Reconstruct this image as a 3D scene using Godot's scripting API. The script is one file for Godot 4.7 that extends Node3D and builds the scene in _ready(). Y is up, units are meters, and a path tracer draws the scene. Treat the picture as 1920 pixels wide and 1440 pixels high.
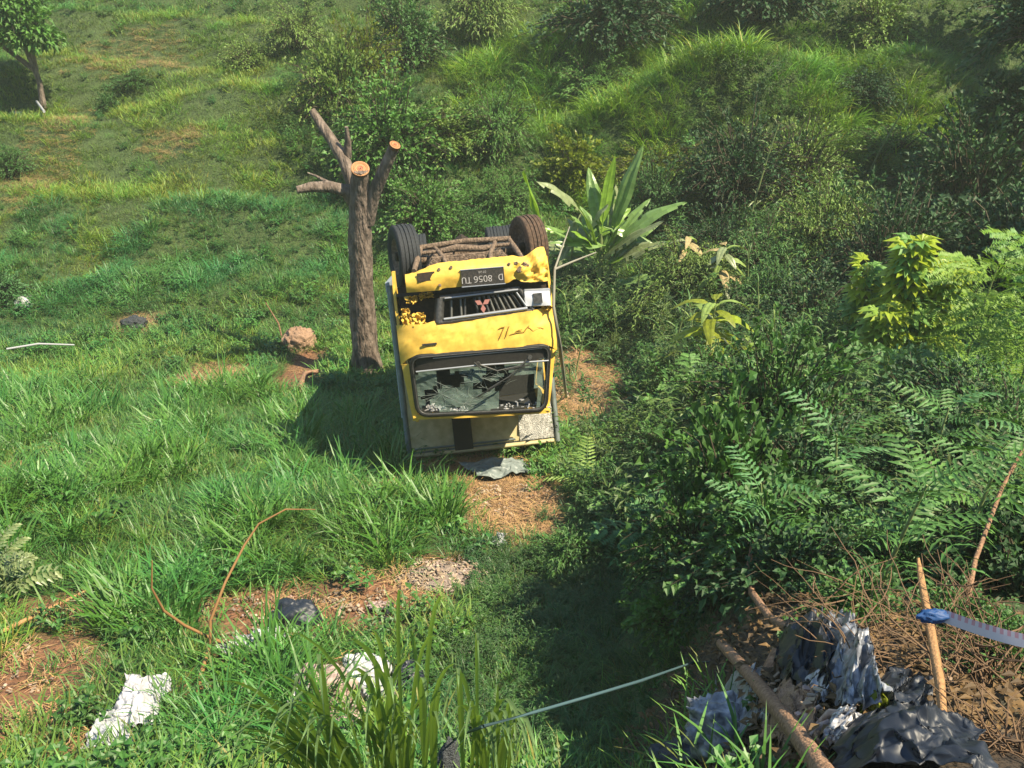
extends Node3D
# An overturned yellow light truck on a grassy slope below a road, seen from the bank above it.

const FOCAL := 1978.0
const PITCH := 28.0
const EYE := Vector3(0, 8, 0)

var rng := RandomNumberGenerator.new()
var noise := FastNoiseLite.new()
var fine := FastNoiseLite.new()
var left_drop := PackedFloat32Array()
var right_drop := PackedFloat32Array()
var zones := []
var M := {}
var taken := {}


# ------------------------------------------------------------------ mesh builder
class Builder:
	var v := PackedVector3Array()
	var n := PackedVector3Array()
	var c := PackedColorArray()

	func tri(a: Vector3, b: Vector3, d: Vector3, na: Vector3, nb: Vector3, nd: Vector3, col := Color.WHITE) -> void:
		if (d - a).cross(b - a).dot(na + nb + nd) < 0.0:
			v.append_array(PackedVector3Array([a, d, b]))
			n.append_array(PackedVector3Array([na, nd, nb]))
		else:
			v.append_array(PackedVector3Array([a, b, d]))
			n.append_array(PackedVector3Array([na, nb, nd]))
		c.append_array(PackedColorArray([col, col, col]))

	func flat(a: Vector3, b: Vector3, d: Vector3, col := Color.WHITE, out := Vector3.ZERO) -> void:
		var g := (d - a).cross(b - a).normalized()
		if out != Vector3.ZERO and g.dot(out) < 0.0:
			g = -g
		tri(a, b, d, g, g, g, col)

	func quad(a: Vector3, b: Vector3, d: Vector3, e: Vector3, col := Color.WHITE, out := Vector3.ZERO) -> void:
		flat(a, b, d, col, out)
		flat(a, d, e, col, out)

	func box(at: Vector3, size: Vector3, col := Color.WHITE, basis := Basis()) -> void:
		# a box with small chamfers along its edges
		var h := size / 2.0
		var k := minf(minf(h.x, h.y), h.z) * 0.22
		var ax := [Vector3.RIGHT, Vector3.UP, Vector3.BACK]
		for i in 3:
			var u: Vector3 = ax[(i + 1) % 3]
			var w: Vector3 = ax[(i + 2) % 3]
			var hu: float = h[(i + 1) % 3]
			var hw: float = h[(i + 2) % 3]
			for s in [-1.0, 1.0]:
				var o: Vector3 = ax[i] * h[i] * s
				quad(at + basis * (o - u * (hu - k) - w * (hw - k)), at + basis * (o + u * (hu - k) - w * (hw - k)), at + basis * (o + u * (hu - k) + w * (hw - k)), at + basis * (o - u * (hu - k) + w * (hw - k)), col, basis * (ax[i] * s))
				for q in [-1.0, 1.0]:
					# chamfer strip between the faces i (side s) and i+1 (side q)
					var a1: Vector3 = o + u * (hu - k) * q
					var a2: Vector3 = ax[i] * (h[i] - k) * s + u * hu * q
					quad(at + basis * (a1 - w * (hw - k)), at + basis * (a2 - w * (hw - k)), at + basis * (a2 + w * (hw - k)), at + basis * (a1 + w * (hw - k)), col, basis * (ax[i] * s + u * q))
		for sx in [-1.0, 1.0]:
			for sy in [-1.0, 1.0]:
				for sz in [-1.0, 1.0]:
					var sg := Vector3(sx, sy, sz)
					flat(at + basis * (sg * Vector3(h.x, h.y - k, h.z - k)), at + basis * (sg * Vector3(h.x - k, h.y, h.z - k)), at + basis * (sg * Vector3(h.x - k, h.y - k, h.z)), col, basis * sg)

	func tube(points: Array, radii: Array, sides := 8, col := Color.WHITE, caps := true, rough := 0.0, seed_ := 1, bark: FastNoiseLite = null) -> void:
		var r := RandomNumberGenerator.new()
		r.seed = seed_
		var rings := []
		var side := Vector3.ZERO
		for i in points.size():
			var p: Vector3 = points[i]
			var d: Vector3 = (points[mini(i + 1, points.size() - 1)] - points[maxi(i - 1, 0)]).normalized()
			if side == Vector3.ZERO:
				side = d.cross(Vector3.UP if absf(d.y) < 0.9 else Vector3.RIGHT).normalized()
			side = (side - d * side.dot(d)).normalized()
			var other := d.cross(side)
			var ring := []
			for k in sides:
				var a := TAU * k / sides
				var m: float = radii[i] * (1.0 + rough * r.randf_range(-1, 1))
				var o := side * cos(a) + other * sin(a)
				if bark:
					m += radii[i] * 0.16 * bark.get_noise_3d(o.x * 2.6 + p.x * 0.5, p.y * 0.7, o.z * 2.6 + p.z * 0.5)
				ring.append([p + o * m, o])
			rings.append(ring)
		for i in rings.size() - 1:
			for k in sides:
				var a: Array = rings[i][k]
				var b: Array = rings[i][(k + 1) % sides]
				var d: Array = rings[i + 1][(k + 1) % sides]
				var e: Array = rings[i + 1][k]
				tri(a[0], b[0], d[0], a[1], b[1], d[1], col)
				tri(a[0], d[0], e[0], a[1], d[1], e[1], col)
		if caps:
			for i in [0, rings.size() - 1]:
				var q: int = 1 if i == 0 else i - 1
				var out: Vector3 = (points[i] - points[q]).normalized()
				for k in sides:
					flat(points[i], rings[i][k][0], rings[i][(k + 1) % sides][0], col, out)

	func leaf(at: Vector3, dir: Vector3, up: Vector3, length: float, width: float, col: Color, droop := 0.2, fold := 0.25) -> void:
		var side := dir.cross(up).normalized()
		var nor := side.cross(dir).normalized()
		var mid := at + dir * length * 0.45
		var tip := at + dir * length - Vector3.UP * length * droop
		var l := mid + side * width * 0.5 + nor * width * fold
		var r := mid - side * width * 0.5 + nor * width * fold
		flat(at, l, mid, col, nor)
		flat(l, tip, mid, col, nor)
		flat(at, mid, r, col, nor)
		flat(mid, tip, r, col, nor)

	func blade(at: Vector3, dir: Vector3, length: float, width: float, bend: Vector3, segs: int, col: Color) -> void:
		var side := dir.cross(Vector3.UP if absf(dir.y) < 0.95 else Vector3.RIGHT).normalized()
		var prev := [at + side * width * 0.3, at - side * width * 0.3]
		for i in range(1, segs + 1):
			var t := float(i) / segs
			var p := at + dir * length * t + bend * length * t * t
			var w := width * 0.5 * (1.0 - pow(t, 2.2)) * (0.6 + 0.4 * minf(1.0, t * 4.0))
			if i == segs:
				flat(prev[0], p, prev[1], col)
			else:
				var cur := [p + side * w, p - side * w]
				quad(prev[0], cur[0], cur[1], prev[1], col)
				prev = cur

	func grid(f: Callable, cols: int, rows: int, thick := 0.0, col := Color.WHITE, out := Vector3.ZERO) -> void:
		# a sheet f(s, t) with smooth normals; with a thickness it is a closed shell
		var p := []
		for j in rows + 1:
			var line := PackedVector3Array()
			for i in cols + 1:
				line.append(f.call(float(i) / cols, float(j) / rows))
			p.append(line)
		var nn := []
		for j in rows + 1:
			var line := PackedVector3Array()
			for i in cols + 1:
				var du: Vector3 = p[j][mini(i + 1, cols)] - p[j][maxi(i - 1, 0)]
				var dv: Vector3 = p[mini(j + 1, rows)][i] - p[maxi(j - 1, 0)][i]
				var g := du.cross(dv).normalized()
				if out != Vector3.ZERO and g.dot(out) < 0.0:
					g = -g
				line.append(g)
			nn.append(line)
		for j in rows:
			for i in cols:
				for side in ([1.0, -1.0] if thick > 0.0 else [1.0]):
					var q := []
					for o in [[0, 0], [1, 0], [1, 1], [0, 1]]:
						var g: Vector3 = nn[j + o[1]][i + o[0]]
						q.append([p[j + o[1]][i + o[0]] - (g * thick if side < 0.0 else Vector3.ZERO), g * side])
					tri(q[0][0], q[1][0], q[2][0], q[0][1], q[1][1], q[2][1], col)
					tri(q[0][0], q[2][0], q[3][0], q[0][1], q[2][1], q[3][1], col)
		if thick > 0.0:
			var mid: Vector3 = p[rows / 2][cols / 2]
			for i in cols:
				for j in [0, rows]:
					var a: Vector3 = p[j][i]
					var b: Vector3 = p[j][i + 1]
					quad(a, b, b - nn[j][i + 1] * thick, a - nn[j][i] * thick, col, a - mid)
			for j in rows:
				for i in [0, cols]:
					var a: Vector3 = p[j][i]
					var b: Vector3 = p[j + 1][i]
					quad(a, b, b - nn[j + 1][i] * thick, a - nn[j][i] * thick, col, a - mid)

	func lathe(profile: Array, axis_at: Vector3, basis: Basis, sides := 32, col := Color.WHITE) -> void:
		# profile of (radius, along); turned round the x axis of the basis
		for i in profile.size() - 1:
			var a: Vector2 = profile[i]
			var b: Vector2 = profile[i + 1]
			var t := Vector2(b.x - a.x, b.y - a.y)
			for k in sides:
				var e0 := Vector3(0, cos(TAU * k / sides), sin(TAU * k / sides))
				var e1 := Vector3(0, cos(TAU * (k + 1) / sides), sin(TAU * (k + 1) / sides))
				var n0 := (basis * (e0 * t.y + Vector3(-t.x, 0, 0))).normalized()
				var n1 := (basis * (e1 * t.y + Vector3(-t.x, 0, 0))).normalized()
				var p := [axis_at + basis * (e0 * a.x + Vector3(a.y, 0, 0)), axis_at + basis * (e1 * a.x + Vector3(a.y, 0, 0)), axis_at + basis * (e1 * b.x + Vector3(b.y, 0, 0)), axis_at + basis * (e0 * b.x + Vector3(b.y, 0, 0))]
				tri(p[0], p[1], p[2], n0, n1, n1, col)
				tri(p[0], p[2], p[3], n0, n1, n0, col)

	func mesh() -> ArrayMesh:
		var arrays := []
		arrays.resize(Mesh.ARRAY_MAX)
		arrays[Mesh.ARRAY_VERTEX] = v
		arrays[Mesh.ARRAY_NORMAL] = n
		arrays[Mesh.ARRAY_COLOR] = c
		var m := ArrayMesh.new()
		m.add_surface_from_arrays(Mesh.PRIMITIVE_TRIANGLES, arrays)
		return m


# ------------------------------------------------------------------ scene graph helpers
func numbered(called: String) -> String:
	if not taken.has(called):
		taken[called] = 0
		return called
	taken[called] += 1
	return "%s_%03d" % [called, taken[called]]


func tag(o: Node, label: String, category: String, group := "", kind := "") -> void:
	if label: o.set_meta("label", label)
	if category: o.set_meta("category", category)
	if group: o.set_meta("group", group)
	if kind: o.set_meta("kind", kind)


func thing(called: String, label: String, category: String, at: Vector3, group := "") -> Node3D:
	var o := Node3D.new()
	o.name = numbered(called)
	add_child(o)
	o.position = at
	tag(o, label, category, group)
	return o


func obj(called: String, m: Variant, material: Material, parent: Node = null) -> MeshInstance3D:
	var o := MeshInstance3D.new()
	o.mesh = m.mesh() if m is Builder else m
	o.material_override = material
	if parent == null:
		o.name = numbered(called)
		add_child(o)
	else:
		o.name = called
		parent.add_child(o, true)
	return o


func lin(r: float, g: float, b: float) -> Color:
	return Color(r, g, b).linear_to_srgb()


func mat(color: Color, rough := 0.8, metal := 0.0, vertex := false, back := 0.0) -> StandardMaterial3D:
	var m := StandardMaterial3D.new()
	m.albedo_color = color
	m.roughness = rough
	m.metallic = metal
	m.cull_mode = BaseMaterial3D.CULL_DISABLED
	m.vertex_color_use_as_albedo = vertex
	if back > 0.0:
		m.backlight_enabled = true
		m.backlight = Color(back, back, back * 0.55)
	return m


func noise_texture(freq: float, dark: Color, light: Color, seed_: int, kind := FastNoiseLite.TYPE_SIMPLEX, mid := 0.5) -> NoiseTexture2D:
	var f := FastNoiseLite.new()
	f.seed = seed_
	f.frequency = freq
	f.noise_type = kind
	f.fractal_octaves = 5
	var t := NoiseTexture2D.new()
	t.width = 512
	t.height = 512
	t.seamless = true
	t.noise = f
	var g := Gradient.new()
	g.set_color(0, dark)
	g.set_color(1, light)
	g.add_point(mid, dark.lerp(light, 0.5))
	t.color_ramp = g
	return t


func dirty(m: StandardMaterial3D, freq: float, dark: Color, light: Color, scale: float, seed_: int, mid := 0.5, relief := 0.0) -> StandardMaterial3D:
	m.albedo_texture = noise_texture(freq, dark, light, seed_, FastNoiseLite.TYPE_SIMPLEX, mid)
	m.uv1_triplanar = true
	m.uv1_scale = Vector3(scale, scale, scale)
	if relief > 0.0:
		m.heightmap_enabled = true
		m.heightmap_texture = noise_texture(freq * 1.7, Color.BLACK, Color.WHITE, seed_ + 1)
		m.heightmap_scale = relief
	return m


# ------------------------------------------------------------------ ground
func table(points: Array) -> PackedFloat32Array:
	var raw := PackedFloat32Array()
	for i in 1400:
		var d := i * 0.1 - 5.0
		var y: float = points[0].y
		for k in points.size() - 1:
			if d >= points[k].x:
				y = lerpf(points[k].y, points[k + 1].y, clampf((d - points[k].x) / (points[k + 1].x - points[k].x), 0, 1))
		raw.append(y)
	var out := PackedFloat32Array()
	for i in raw.size():
		var s := 0.0
		for k in range(-4, 5):
			s += raw[clampi(i + k, 0, raw.size() - 1)]
		out.append(s / 9.0)
	return out


func look(t: PackedFloat32Array, d: float) -> float:
	var f := clampf((d + 5.0) * 10.0, 0.0, 1397.0)
	var i := int(f)
	return lerpf(t[i], t[i + 1], f - i)


const BUMPS := [[4.4, 30.0, 2.6, 1.1, 1.1], [7.2, 28.2, 2.2, 1.0, 1.1], [11.0, 29.5, 3.0, 1.5, 1.5], [1.5, 27.5, 2.4, 0.9, 0.6], [3.2, 24.0, 2.2, 1.0, 0.8], [6.0, 24.3, 1.6, 1.1, 0.7], [-2.3, 23.0, 1.6, 0.8, 0.5],
	[9.2, 25.0, 1.4, 0.9, 0.6], [-6.5, 26.0, 2.5, 0.7, 0.35], [-5.0, 9.2, 1.4, 0.9, 0.18], [-2.2, 9.2, 0.9, 0.6, 0.15], [-1.5, 33.0, 4.0, 1.4, 0.8], [8.5, 33.0, 3.0, 1.6, 1.2]]


func hgt(x: float, z: float) -> float:
	var d := -z
	var s := smoothstep(0.0, 0.75 + 0.05 * d, x - 0.12 - 0.10 * d)
	var y := EYE.y - lerpf(look(left_drop, d), look(right_drop, d), s)
	for b in BUMPS:
		var q := pow((x - b[0]) / b[2], 2.0) + pow((d - b[1]) / b[3], 2.0)
		if q < 8.0:
			y += b[4] * 1.7 * exp(-q)
	if d > 17.0 and x < 2.0:
		y += 0.17 * sin(d * 2.2 + 0.25 * x + 0.6 * noise.get_noise_2d(x * 5.0, d)) * smoothstep(17.0, 21.0, d) * smoothstep(2.0, -1.0, x)
	var amp := 0.10 + 0.14 * smoothstep(16.0, 22.0, d)
	if d > 2.0:
		y += amp * noise.get_noise_2d(x * 6.0, z * 6.0) + 0.04 * fine.get_noise_2d(x * 20.0, z * 20.0)
	return y


func ray(px: float, py: float) -> Vector3:
	var th := deg_to_rad(PITCH)
	return Vector3((px - 960.0) / FOCAL, 0, 0) + Vector3(0, cos(th), -sin(th)) * (720.0 - py) / FOCAL + Vector3(0, -sin(th), -cos(th))


func at(px: float, py: float, depth: float) -> Vector3:
	return EYE + ray(px, py) * depth


func spot(px: float, py: float) -> Vector3:
	# the place on the ground
	var r := ray(px, py)
	var t := 2.0
	while t < 100.0:
		var p := EYE + r * t
		if p.y < hgt(p.x, p.z):
			break
		t *= 1.008
	var lo := t / 1.008
	for i in 10:
		var m := (lo + t) / 2.0
		var p := EYE + r * m
		if p.y < hgt(p.x, p.z):
			t = m
		else:
			lo = m
	var q := EYE + r * t
	q.y = hgt(q.x, q.z)
	return q


func ground_point(x: float, z: float, lift := 0.0) -> Vector3:
	return Vector3(x, hgt(x, z) + lift, z)


func slope_basis(p: Vector3, yaw: float) -> Basis:
	var e := 0.25
	var nrm := Vector3(hgt(p.x - e, p.z) - hgt(p.x + e, p.z), 2.0 * e, hgt(p.x, p.z - e) - hgt(p.x, p.z + e)).normalized()
	var f := Vector3(sin(yaw), 0, cos(yaw))
	var x := nrm.cross(f).normalized()
	return Basis(x, nrm, x.cross(nrm))


func zone(kind: String, px: float, py: float, rx: float, ry: float) -> void:
	var c := spot(px, py)
	var up := spot(px, py - ry)
	var dn := spot(px, py + ry)
	var depth := (c - EYE).dot(ray(960, 720))
	zones.append([kind, c.x, c.z, rx / FOCAL * depth, maxf(0.1, absf(dn.z - up.z) / 2.0)])


const kinds := ["shaded_soil", "soil", "straw", "lush", "blue", "olive", "hill", "herb", "thick", "pale"]


func weights(x: float, z: float, into: Dictionary) -> void:
	var rough := INF
	for o in zones:
		var dx: float = (x - o[1]) / o[3]
		if absf(dx) > 1.6:
			continue
		var dz: float = (z - o[2]) / o[4]
		var q := dx * dx + dz * dz
		if q < 2.5:
			if rough == INF:
				rough = 0.45 * noise.get_noise_2d(x * 22.0, z * 22.0) + 0.3 * fine.get_noise_2d(x * 40.0, z * 40.0)
			into[o[0]] = maxf(into[o[0]], 1.0 - smoothstep(0.55, 1.25, q + rough))


func weight(kind: String, x: float, z: float) -> float:
	var best := 0.0
	for o in zones:
		if o[0] != kind:
			continue
		var dx: float = (x - o[1]) / o[3]
		var dz: float = (z - o[2]) / o[4]
		var q := dx * dx + dz * dz
		if q < 2.5:
			best = maxf(best, 1.0 - smoothstep(0.55, 1.25, q + 0.45 * noise.get_noise_2d(x * 22.0, z * 22.0) + 0.3 * fine.get_noise_2d(x * 40.0, z * 40.0)))
	return best


func build_ground() -> void:
	var xs := []
	var ds := []
	var x := -70.0
	while x < 70.0:
		xs.append(x)
		x += 0.22 if absf(x) < 15.0 else 2.2
	var d := -4.0
	while d < 118.0:
		ds.append(d)
		d += 0.2 if d < 17.0 else (0.3 if d < 36.0 else 2.5)
	var nx: int = xs.size()
	var pts := PackedVector3Array()
	var cols := PackedColorArray()
	for dd in ds:
		for xx in xs:
			pts.append(Vector3(xx, hgt(xx, -dd), -dd))
			var soil := weight("soil", xx, -dd)
			var straw := weight("straw", xx, -dd)
			var k := 0.5 + 0.5 * fine.get_noise_2d(xx * 30.0, dd * 30.0)
			var base := Color(0.055, 0.105, 0.026).lerp(Color(0.085, 0.125, 0.036), k)
			base = base.lerp(Color(0.05, 0.034, 0.022).lerp(Color(0.10, 0.068, 0.042), k), weight("shaded_soil", xx, -dd))  # the dark shadow over the heap is put into its soil colour
			base = base.lerp(Color(0.23, 0.10, 0.048).lerp(Color(0.31, 0.155, 0.078), k), soil)
			base = base.lerp(Color(0.28, 0.17, 0.085).lerp(Color(0.34, 0.225, 0.12), k), straw)
			cols.append(base)
	var nor := PackedVector3Array()
	var idx := PackedInt32Array()
	for j in ds.size():
		for i in nx:
			var a := pts[j * nx + maxi(i - 1, 0)]
			var b := pts[j * nx + mini(i + 1, nx - 1)]
			var e := pts[maxi(j - 1, 0) * nx + i]
			var g := pts[mini(j + 1, ds.size() - 1) * nx + i]
			nor.append((b - a).cross(g - e).normalized())
			if i < nx - 1 and j < ds.size() - 1:
				var o := j * nx + i
				idx.append_array(PackedInt32Array([o, o + nx, o + nx + 1, o, o + nx + 1, o + 1]))
	var arrays := []
	arrays.resize(Mesh.ARRAY_MAX)
	arrays[Mesh.ARRAY_VERTEX] = pts
	arrays[Mesh.ARRAY_NORMAL] = nor
	arrays[Mesh.ARRAY_COLOR] = cols
	arrays[Mesh.ARRAY_INDEX] = idx
	var m := ArrayMesh.new()
	m.add_surface_from_arrays(Mesh.PRIMITIVE_TRIANGLES, arrays)
	var g := obj("ground", m, M.ground)
	tag(g, "bare earth of the slope and the hillside under the grass", "ground", "", "structure")


# ------------------------------------------------------------------ grass and other cover (stuff)
func tuft(count: int, length: float, width: float, spread: float, lean: float, bend: float, seed_: int, dry := 0.06, segs := 4) -> ArrayMesh:
	var r := RandomNumberGenerator.new()
	r.seed = seed_
	var b := Builder.new()
	for i in count:
		var a := r.randf() * TAU
		var o := Vector3(cos(a), 0, sin(a))
		var a2 := a + r.randf_range(-1.2, 1.2)
		var away := Vector3(cos(a2), 0, sin(a2))
		var dir := (Vector3.UP + away * lean * r.randf_range(0.2, 1.2)).normalized()
		var l := length * r.randf_range(0.5, 1.0)
		var k := r.randf_range(0.62, 1.0)
		var col := Color(k * r.randf_range(0.75, 1.0), k, k * r.randf_range(0.7, 1.0))
		if r.randf() < dry:
			col = Color(1.0, 0.62, 0.7)
		b.blade(o * spread * sqrt(r.randf()), dir, l, width * r.randf_range(0.6, 1.1), (away * 0.6 - Vector3.UP) * bend * r.randf_range(0.5, 1.2), segs, col)
	return b.mesh()


func herb(stems: int, leaves: int, height: float, leaf_l: float, leaf_w: float, seed_: int) -> ArrayMesh:
	var r := RandomNumberGenerator.new()
	r.seed = seed_
	var b := Builder.new()
	for i in stems:
		var a := r.randf() * TAU
		var dir := (Vector3.UP + Vector3(cos(a), 0, sin(a)) * r.randf_range(0.1, 0.9)).normalized()
		var h := height * r.randf_range(0.5, 1.0)
		var foot := Vector3(cos(a), 0, sin(a)) * r.randf() * height * 0.3
		b.blade(foot, dir, h, 0.006, Vector3.ZERO, 2, Color(0.6, 0.75, 0.5))
		for k in leaves:
			var p := foot + dir * h * r.randf_range(0.3, 1.0)
			var a2 := r.randf() * TAU
			var ld := Vector3(cos(a2), r.randf_range(-0.1, 0.6), sin(a2)).normalized()
			var g := r.randf_range(0.6, 1.0)
			b.leaf(p, ld, Vector3.UP, leaf_l * r.randf_range(0.6, 1.1), leaf_w * r.randf_range(0.7, 1.1), Color(g * r.randf_range(0.8, 1.0), g, g * 0.85), 0.25)
	return b.mesh()


func scatter(called: String, label: String, category: String, m: Mesh, material: Material, places: Array) -> void:
	var mm := MultiMesh.new()
	mm.transform_format = MultiMesh.TRANSFORM_3D
	mm.use_colors = true
	mm.mesh = m
	mm.instance_count = places.size()
	for i in places.size():
		mm.set_instance_transform(i, places[i][0])
		mm.set_instance_color(i, places[i][1])
	var o := MultiMeshInstance3D.new()
	o.multimesh = mm
	o.material_override = material
	o.name = numbered(called)
	add_child(o)
	tag(o, label, category, "", "stuff")


func grass_all() -> void:
	var P := {"tall": [], "arch": [], "short": [], "weed": [], "hill": [], "fern": [], "straw": [], "broad": [], "under": []}
	var d := 2.2
	while d < 46.0:
		var step := 0.07 + 0.0032 * d
		var half := 0.53 * d + 2.6
		var x := -half
		while x < half:
			var px := x + rng.randf_range(-0.5, 0.5) * step * 1.6
			var pz := -d + rng.randf_range(-0.5, 0.5) * step * 1.6
			x += step
			if d < 5.4 and px > 0.62 + 0.13 * d:
				continue        # the rubbish heap
			var q := {}
			for k in kinds:
				q[k] = 0.0
			weights(px, pz, q)
			var straw: float = q.straw
			var soil: float = q.soil
			var bare := maxf(maxf(soil, straw), q.shaded_soil * 0.75)
			var n1 := noise.get_noise_2d(px * 9.0, pz * 9.0)
			var n2 := fine.get_noise_2d(px * 12.0 + 50.0, pz * 12.0)
			if rng.randf() < bare * 1.0 - 0.03:
				if rng.randf() < straw * 0.6 + soil * 0.10:
					P.straw.append(place(px, pz, rng.randf_range(0.7, 1.4), 0.5, Color(1, 0.9 + 0.1 * rng.randf(), 0.85)))
				continue
			# clumps: some places stand higher, some are thin
			var clump := smoothstep(-0.45, 0.4, n1 + 0.5 * n2)
			var roll := rng.randf()
			var tone := (0.66 + 0.34 * clump) * rng.randf_range(0.8, 1.0)
			var warm := clampf(0.86 + 0.4 * n2 + rng.randf_range(-0.08, 0.08), 0.6, 1.0)
			var col := Color(tone * warm, tone, tone * (1.7 - warm) * 0.8)
			var big := 0.5 + 0.6 * clump
			if q.pale > rng.randf() * 1.0:
				if rng.randf() < 0.35:
					P.short.append(place(px, pz, rng.randf_range(0.6, 1.0), 0.4, Color(1.0, 0.9, 0.7)))
				P.straw.append(place(px, pz, rng.randf_range(0.7, 1.3), 0.5, Color(0.75, 0.85, 0.6)))
				if rng.randf() < 0.75:
					continue
			if q.thick > 0.35 and roll < 0.55:
				if roll < 0.24:
					var dim := rng.randf_range(0.4, 1.0) * (0.6 + 0.4 * clump)
					P.under.append(place(px, pz, rng.randf_range(0.4, 1.2) * big, 0.4, Color(minf(1.0, col.r * dim * rng.randf_range(0.7, 1.4)), col.g * dim, col.b * dim)))
				elif roll < 0.40:
					P.weed.append(place(px, pz, rng.randf_range(0.7, 1.4), 0.3, col))
				else:
					P.arch.append(place(px, pz, rng.randf_range(0.5, 1.1), 0.3, Color(col.r * 0.7, col.g * 0.7, col.b * 0.75)))
			elif q.herb > 0.4:
				if roll < 0.42:
					P.fern.append(place(px, pz, rng.randf_range(0.5, 1.0), 0.3, Color(col.r * 0.8, col.g * 0.8, col.b * 0.9)))
				elif roll < 0.6:
					P.arch.append(place(px, pz, rng.randf_range(0.35, 0.7), 0.3, Color(col.r * 0.6, col.g * 0.62, col.b * 0.75)))
				elif roll < 0.8:
					P.short.append(place(px, pz, rng.randf_range(0.8, 1.3), 0.3, Color(col.r * 0.6, col.g * 0.7, col.b * 0.8)))
			elif q.lush > 0.35 and roll < 0.80:
				if roll < 0.36 * clump + 0.05:
					P.tall.append(place(px, pz, rng.randf_range(0.55, 1.15) * big, 0.25, col))
				elif roll < 0.55:
					P.arch.append(place(px, pz, rng.randf_range(0.6, 1.2) * big, 0.3, col))
				else:
					P.short.append(place(px, pz, rng.randf_range(0.9, 1.6), 0.2, col))
			elif q.blue > 0.35:
				if roll < 0.16:
					P.weed.append(place(px, pz, rng.randf_range(0.6, 1.2) * big, 0.3, Color(col.r * 0.8, col.g * 0.95, minf(1, col.b * 1.3))))
				elif roll < 0.62:
					P.arch.append(place(px, pz, rng.randf_range(0.7, 1.25) * big, 0.35, Color(col.r * 0.82, col.g * 0.95, minf(1, col.b * 1.3))))
				elif roll < 0.72:
					P.under.append(place(px, pz, rng.randf_range(0.3, 0.6) * big, 0.35, Color(col.r * 0.8, col.g, minf(1, col.b * 1.2))))
				else:
					P.short.append(place(px, pz, rng.randf_range(0.9, 1.4), 0.3, col))
			elif q.hill > 0.3:
				if roll < 0.54:
					P.hill.append(place(px, pz, rng.randf_range(0.75, 1.5) * big, 0.35, Color(minf(1.0, col.r * 1.05), col.g, col.b * 0.85)))
				elif roll < 0.68:
					P.under.append(place(px, pz, rng.randf_range(0.4, 0.9) * big, 0.35, col))
				elif roll < 0.74:
					P.weed.append(place(px, pz, rng.randf_range(0.6, 1.2), 0.3, Color(col.r, col.g * 0.9, col.b * 0.8)))
				else:
					P.short.append(place(px, pz, rng.randf_range(1.1, 2.2), 0.3, col))
			elif q.olive > 0.3:
				if roll < 0.66:
					P.short.append(place(px, pz, rng.randf_range(0.9, 1.8) * (0.6 + 0.5 * clump), 0.4, Color(minf(1.0, col.r * 1.2), col.g * 0.95, col.b * 0.8)))
				elif roll < 0.90:
					P.hill.append(place(px, pz, rng.randf_range(0.3, 0.75) * big, 0.4, Color(col.r, col.g * 0.95, col.b * 0.9)))
				elif roll < 0.95:
					P.weed.append(place(px, pz, rng.randf_range(0.5, 0.9), 0.3, col))
			else:
				if roll < 0.5:
					P.short.append(place(px, pz, rng.randf_range(0.9, 1.8), 0.3, col))
				elif roll < 0.62:
					P.weed.append(place(px, pz, rng.randf_range(0.6, 1.3), 0.3, col))
				elif roll < 0.82:
					P.arch.append(place(px, pz, rng.randf_range(0.4, 0.95) * big, 0.3, col))
				elif roll < 0.84:
					P.broad.append(place(px, pz, rng.randf_range(0.5, 1.0), 0.2, col))
		d += step
	scatter("tall_grass", "tall bright green grass of wide blades on the near slope", "grass", tuft(20, 0.76, 0.021, 0.11, 0.45, 0.42, 11, 0.12), M.grass, P.tall)
	scatter("arching_grass", "arching mid green grass in tussocks on the slope", "grass", tuft(26, 0.48, 0.015, 0.12, 0.7, 0.5, 12, 0.12), M.grass, P.arch)
	scatter("short_grass", "short yellow green grass covering the slope and terraces", "grass", tuft(30, 0.20, 0.011, 0.15, 0.9, 0.35, 13, 0.14, 3), M.olive, P.short)
	scatter("hill_grass", "long soft yellow green grass over the hillside mounds", "grass", tuft(36, 0.72, 0.017, 0.20, 0.6, 0.6, 14, 0.08), M.hill, P.hill)
	scatter("weeds", "low leafy weeds growing among the grass", "weeds", herb(7, 7, 0.27, 0.075, 0.042, 15), M.weed, P.weed)
	scatter("fern_herbs", "dark low feathery herbs in the hollow below the bank", "weeds", herb(9, 14, 0.28, 0.065, 0.012, 16), M.herb, P.fern)
	scatter("undergrowth", "thick undergrowth of narrow leaved stems between the shrubs", "undergrowth", herb(13, 15, 0.75, 0.13, 0.026, 18), M.under, P.under)
	scatter("broad_weeds", "scattered weeds with broader leaves in the grass", "weeds", herb(4, 5, 0.34, 0.14, 0.07, 17), M.weed, P.broad)
	# dry straw: short stalks lying flat
	var b := Builder.new()
	var r := RandomNumberGenerator.new()
	r.seed = 5
	for i in 60:
		var a := r.randf() * TAU
		var dir := Vector3(cos(a), r.randf_range(-0.05, 0.35), sin(a)).normalized()
		var k := r.randf_range(0.45, 1.0)
		b.blade(Vector3(r.randf_range(-0.14, 0.14), 0.01 + 0.03 * r.randf(), r.randf_range(-0.14, 0.14)), dir, r.randf_range(0.03, 0.13), r.randf_range(0.004, 0.010), Vector3(0, -0.12, 0), 2, Color(k, k * r.randf_range(0.8, 1.0), k * r.randf_range(0.65, 1.0)))
	scatter("straw", "dry tan straw and wood chips strewn over bare patches", "straw", b.mesh(), M.straw, P.straw)


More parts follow.
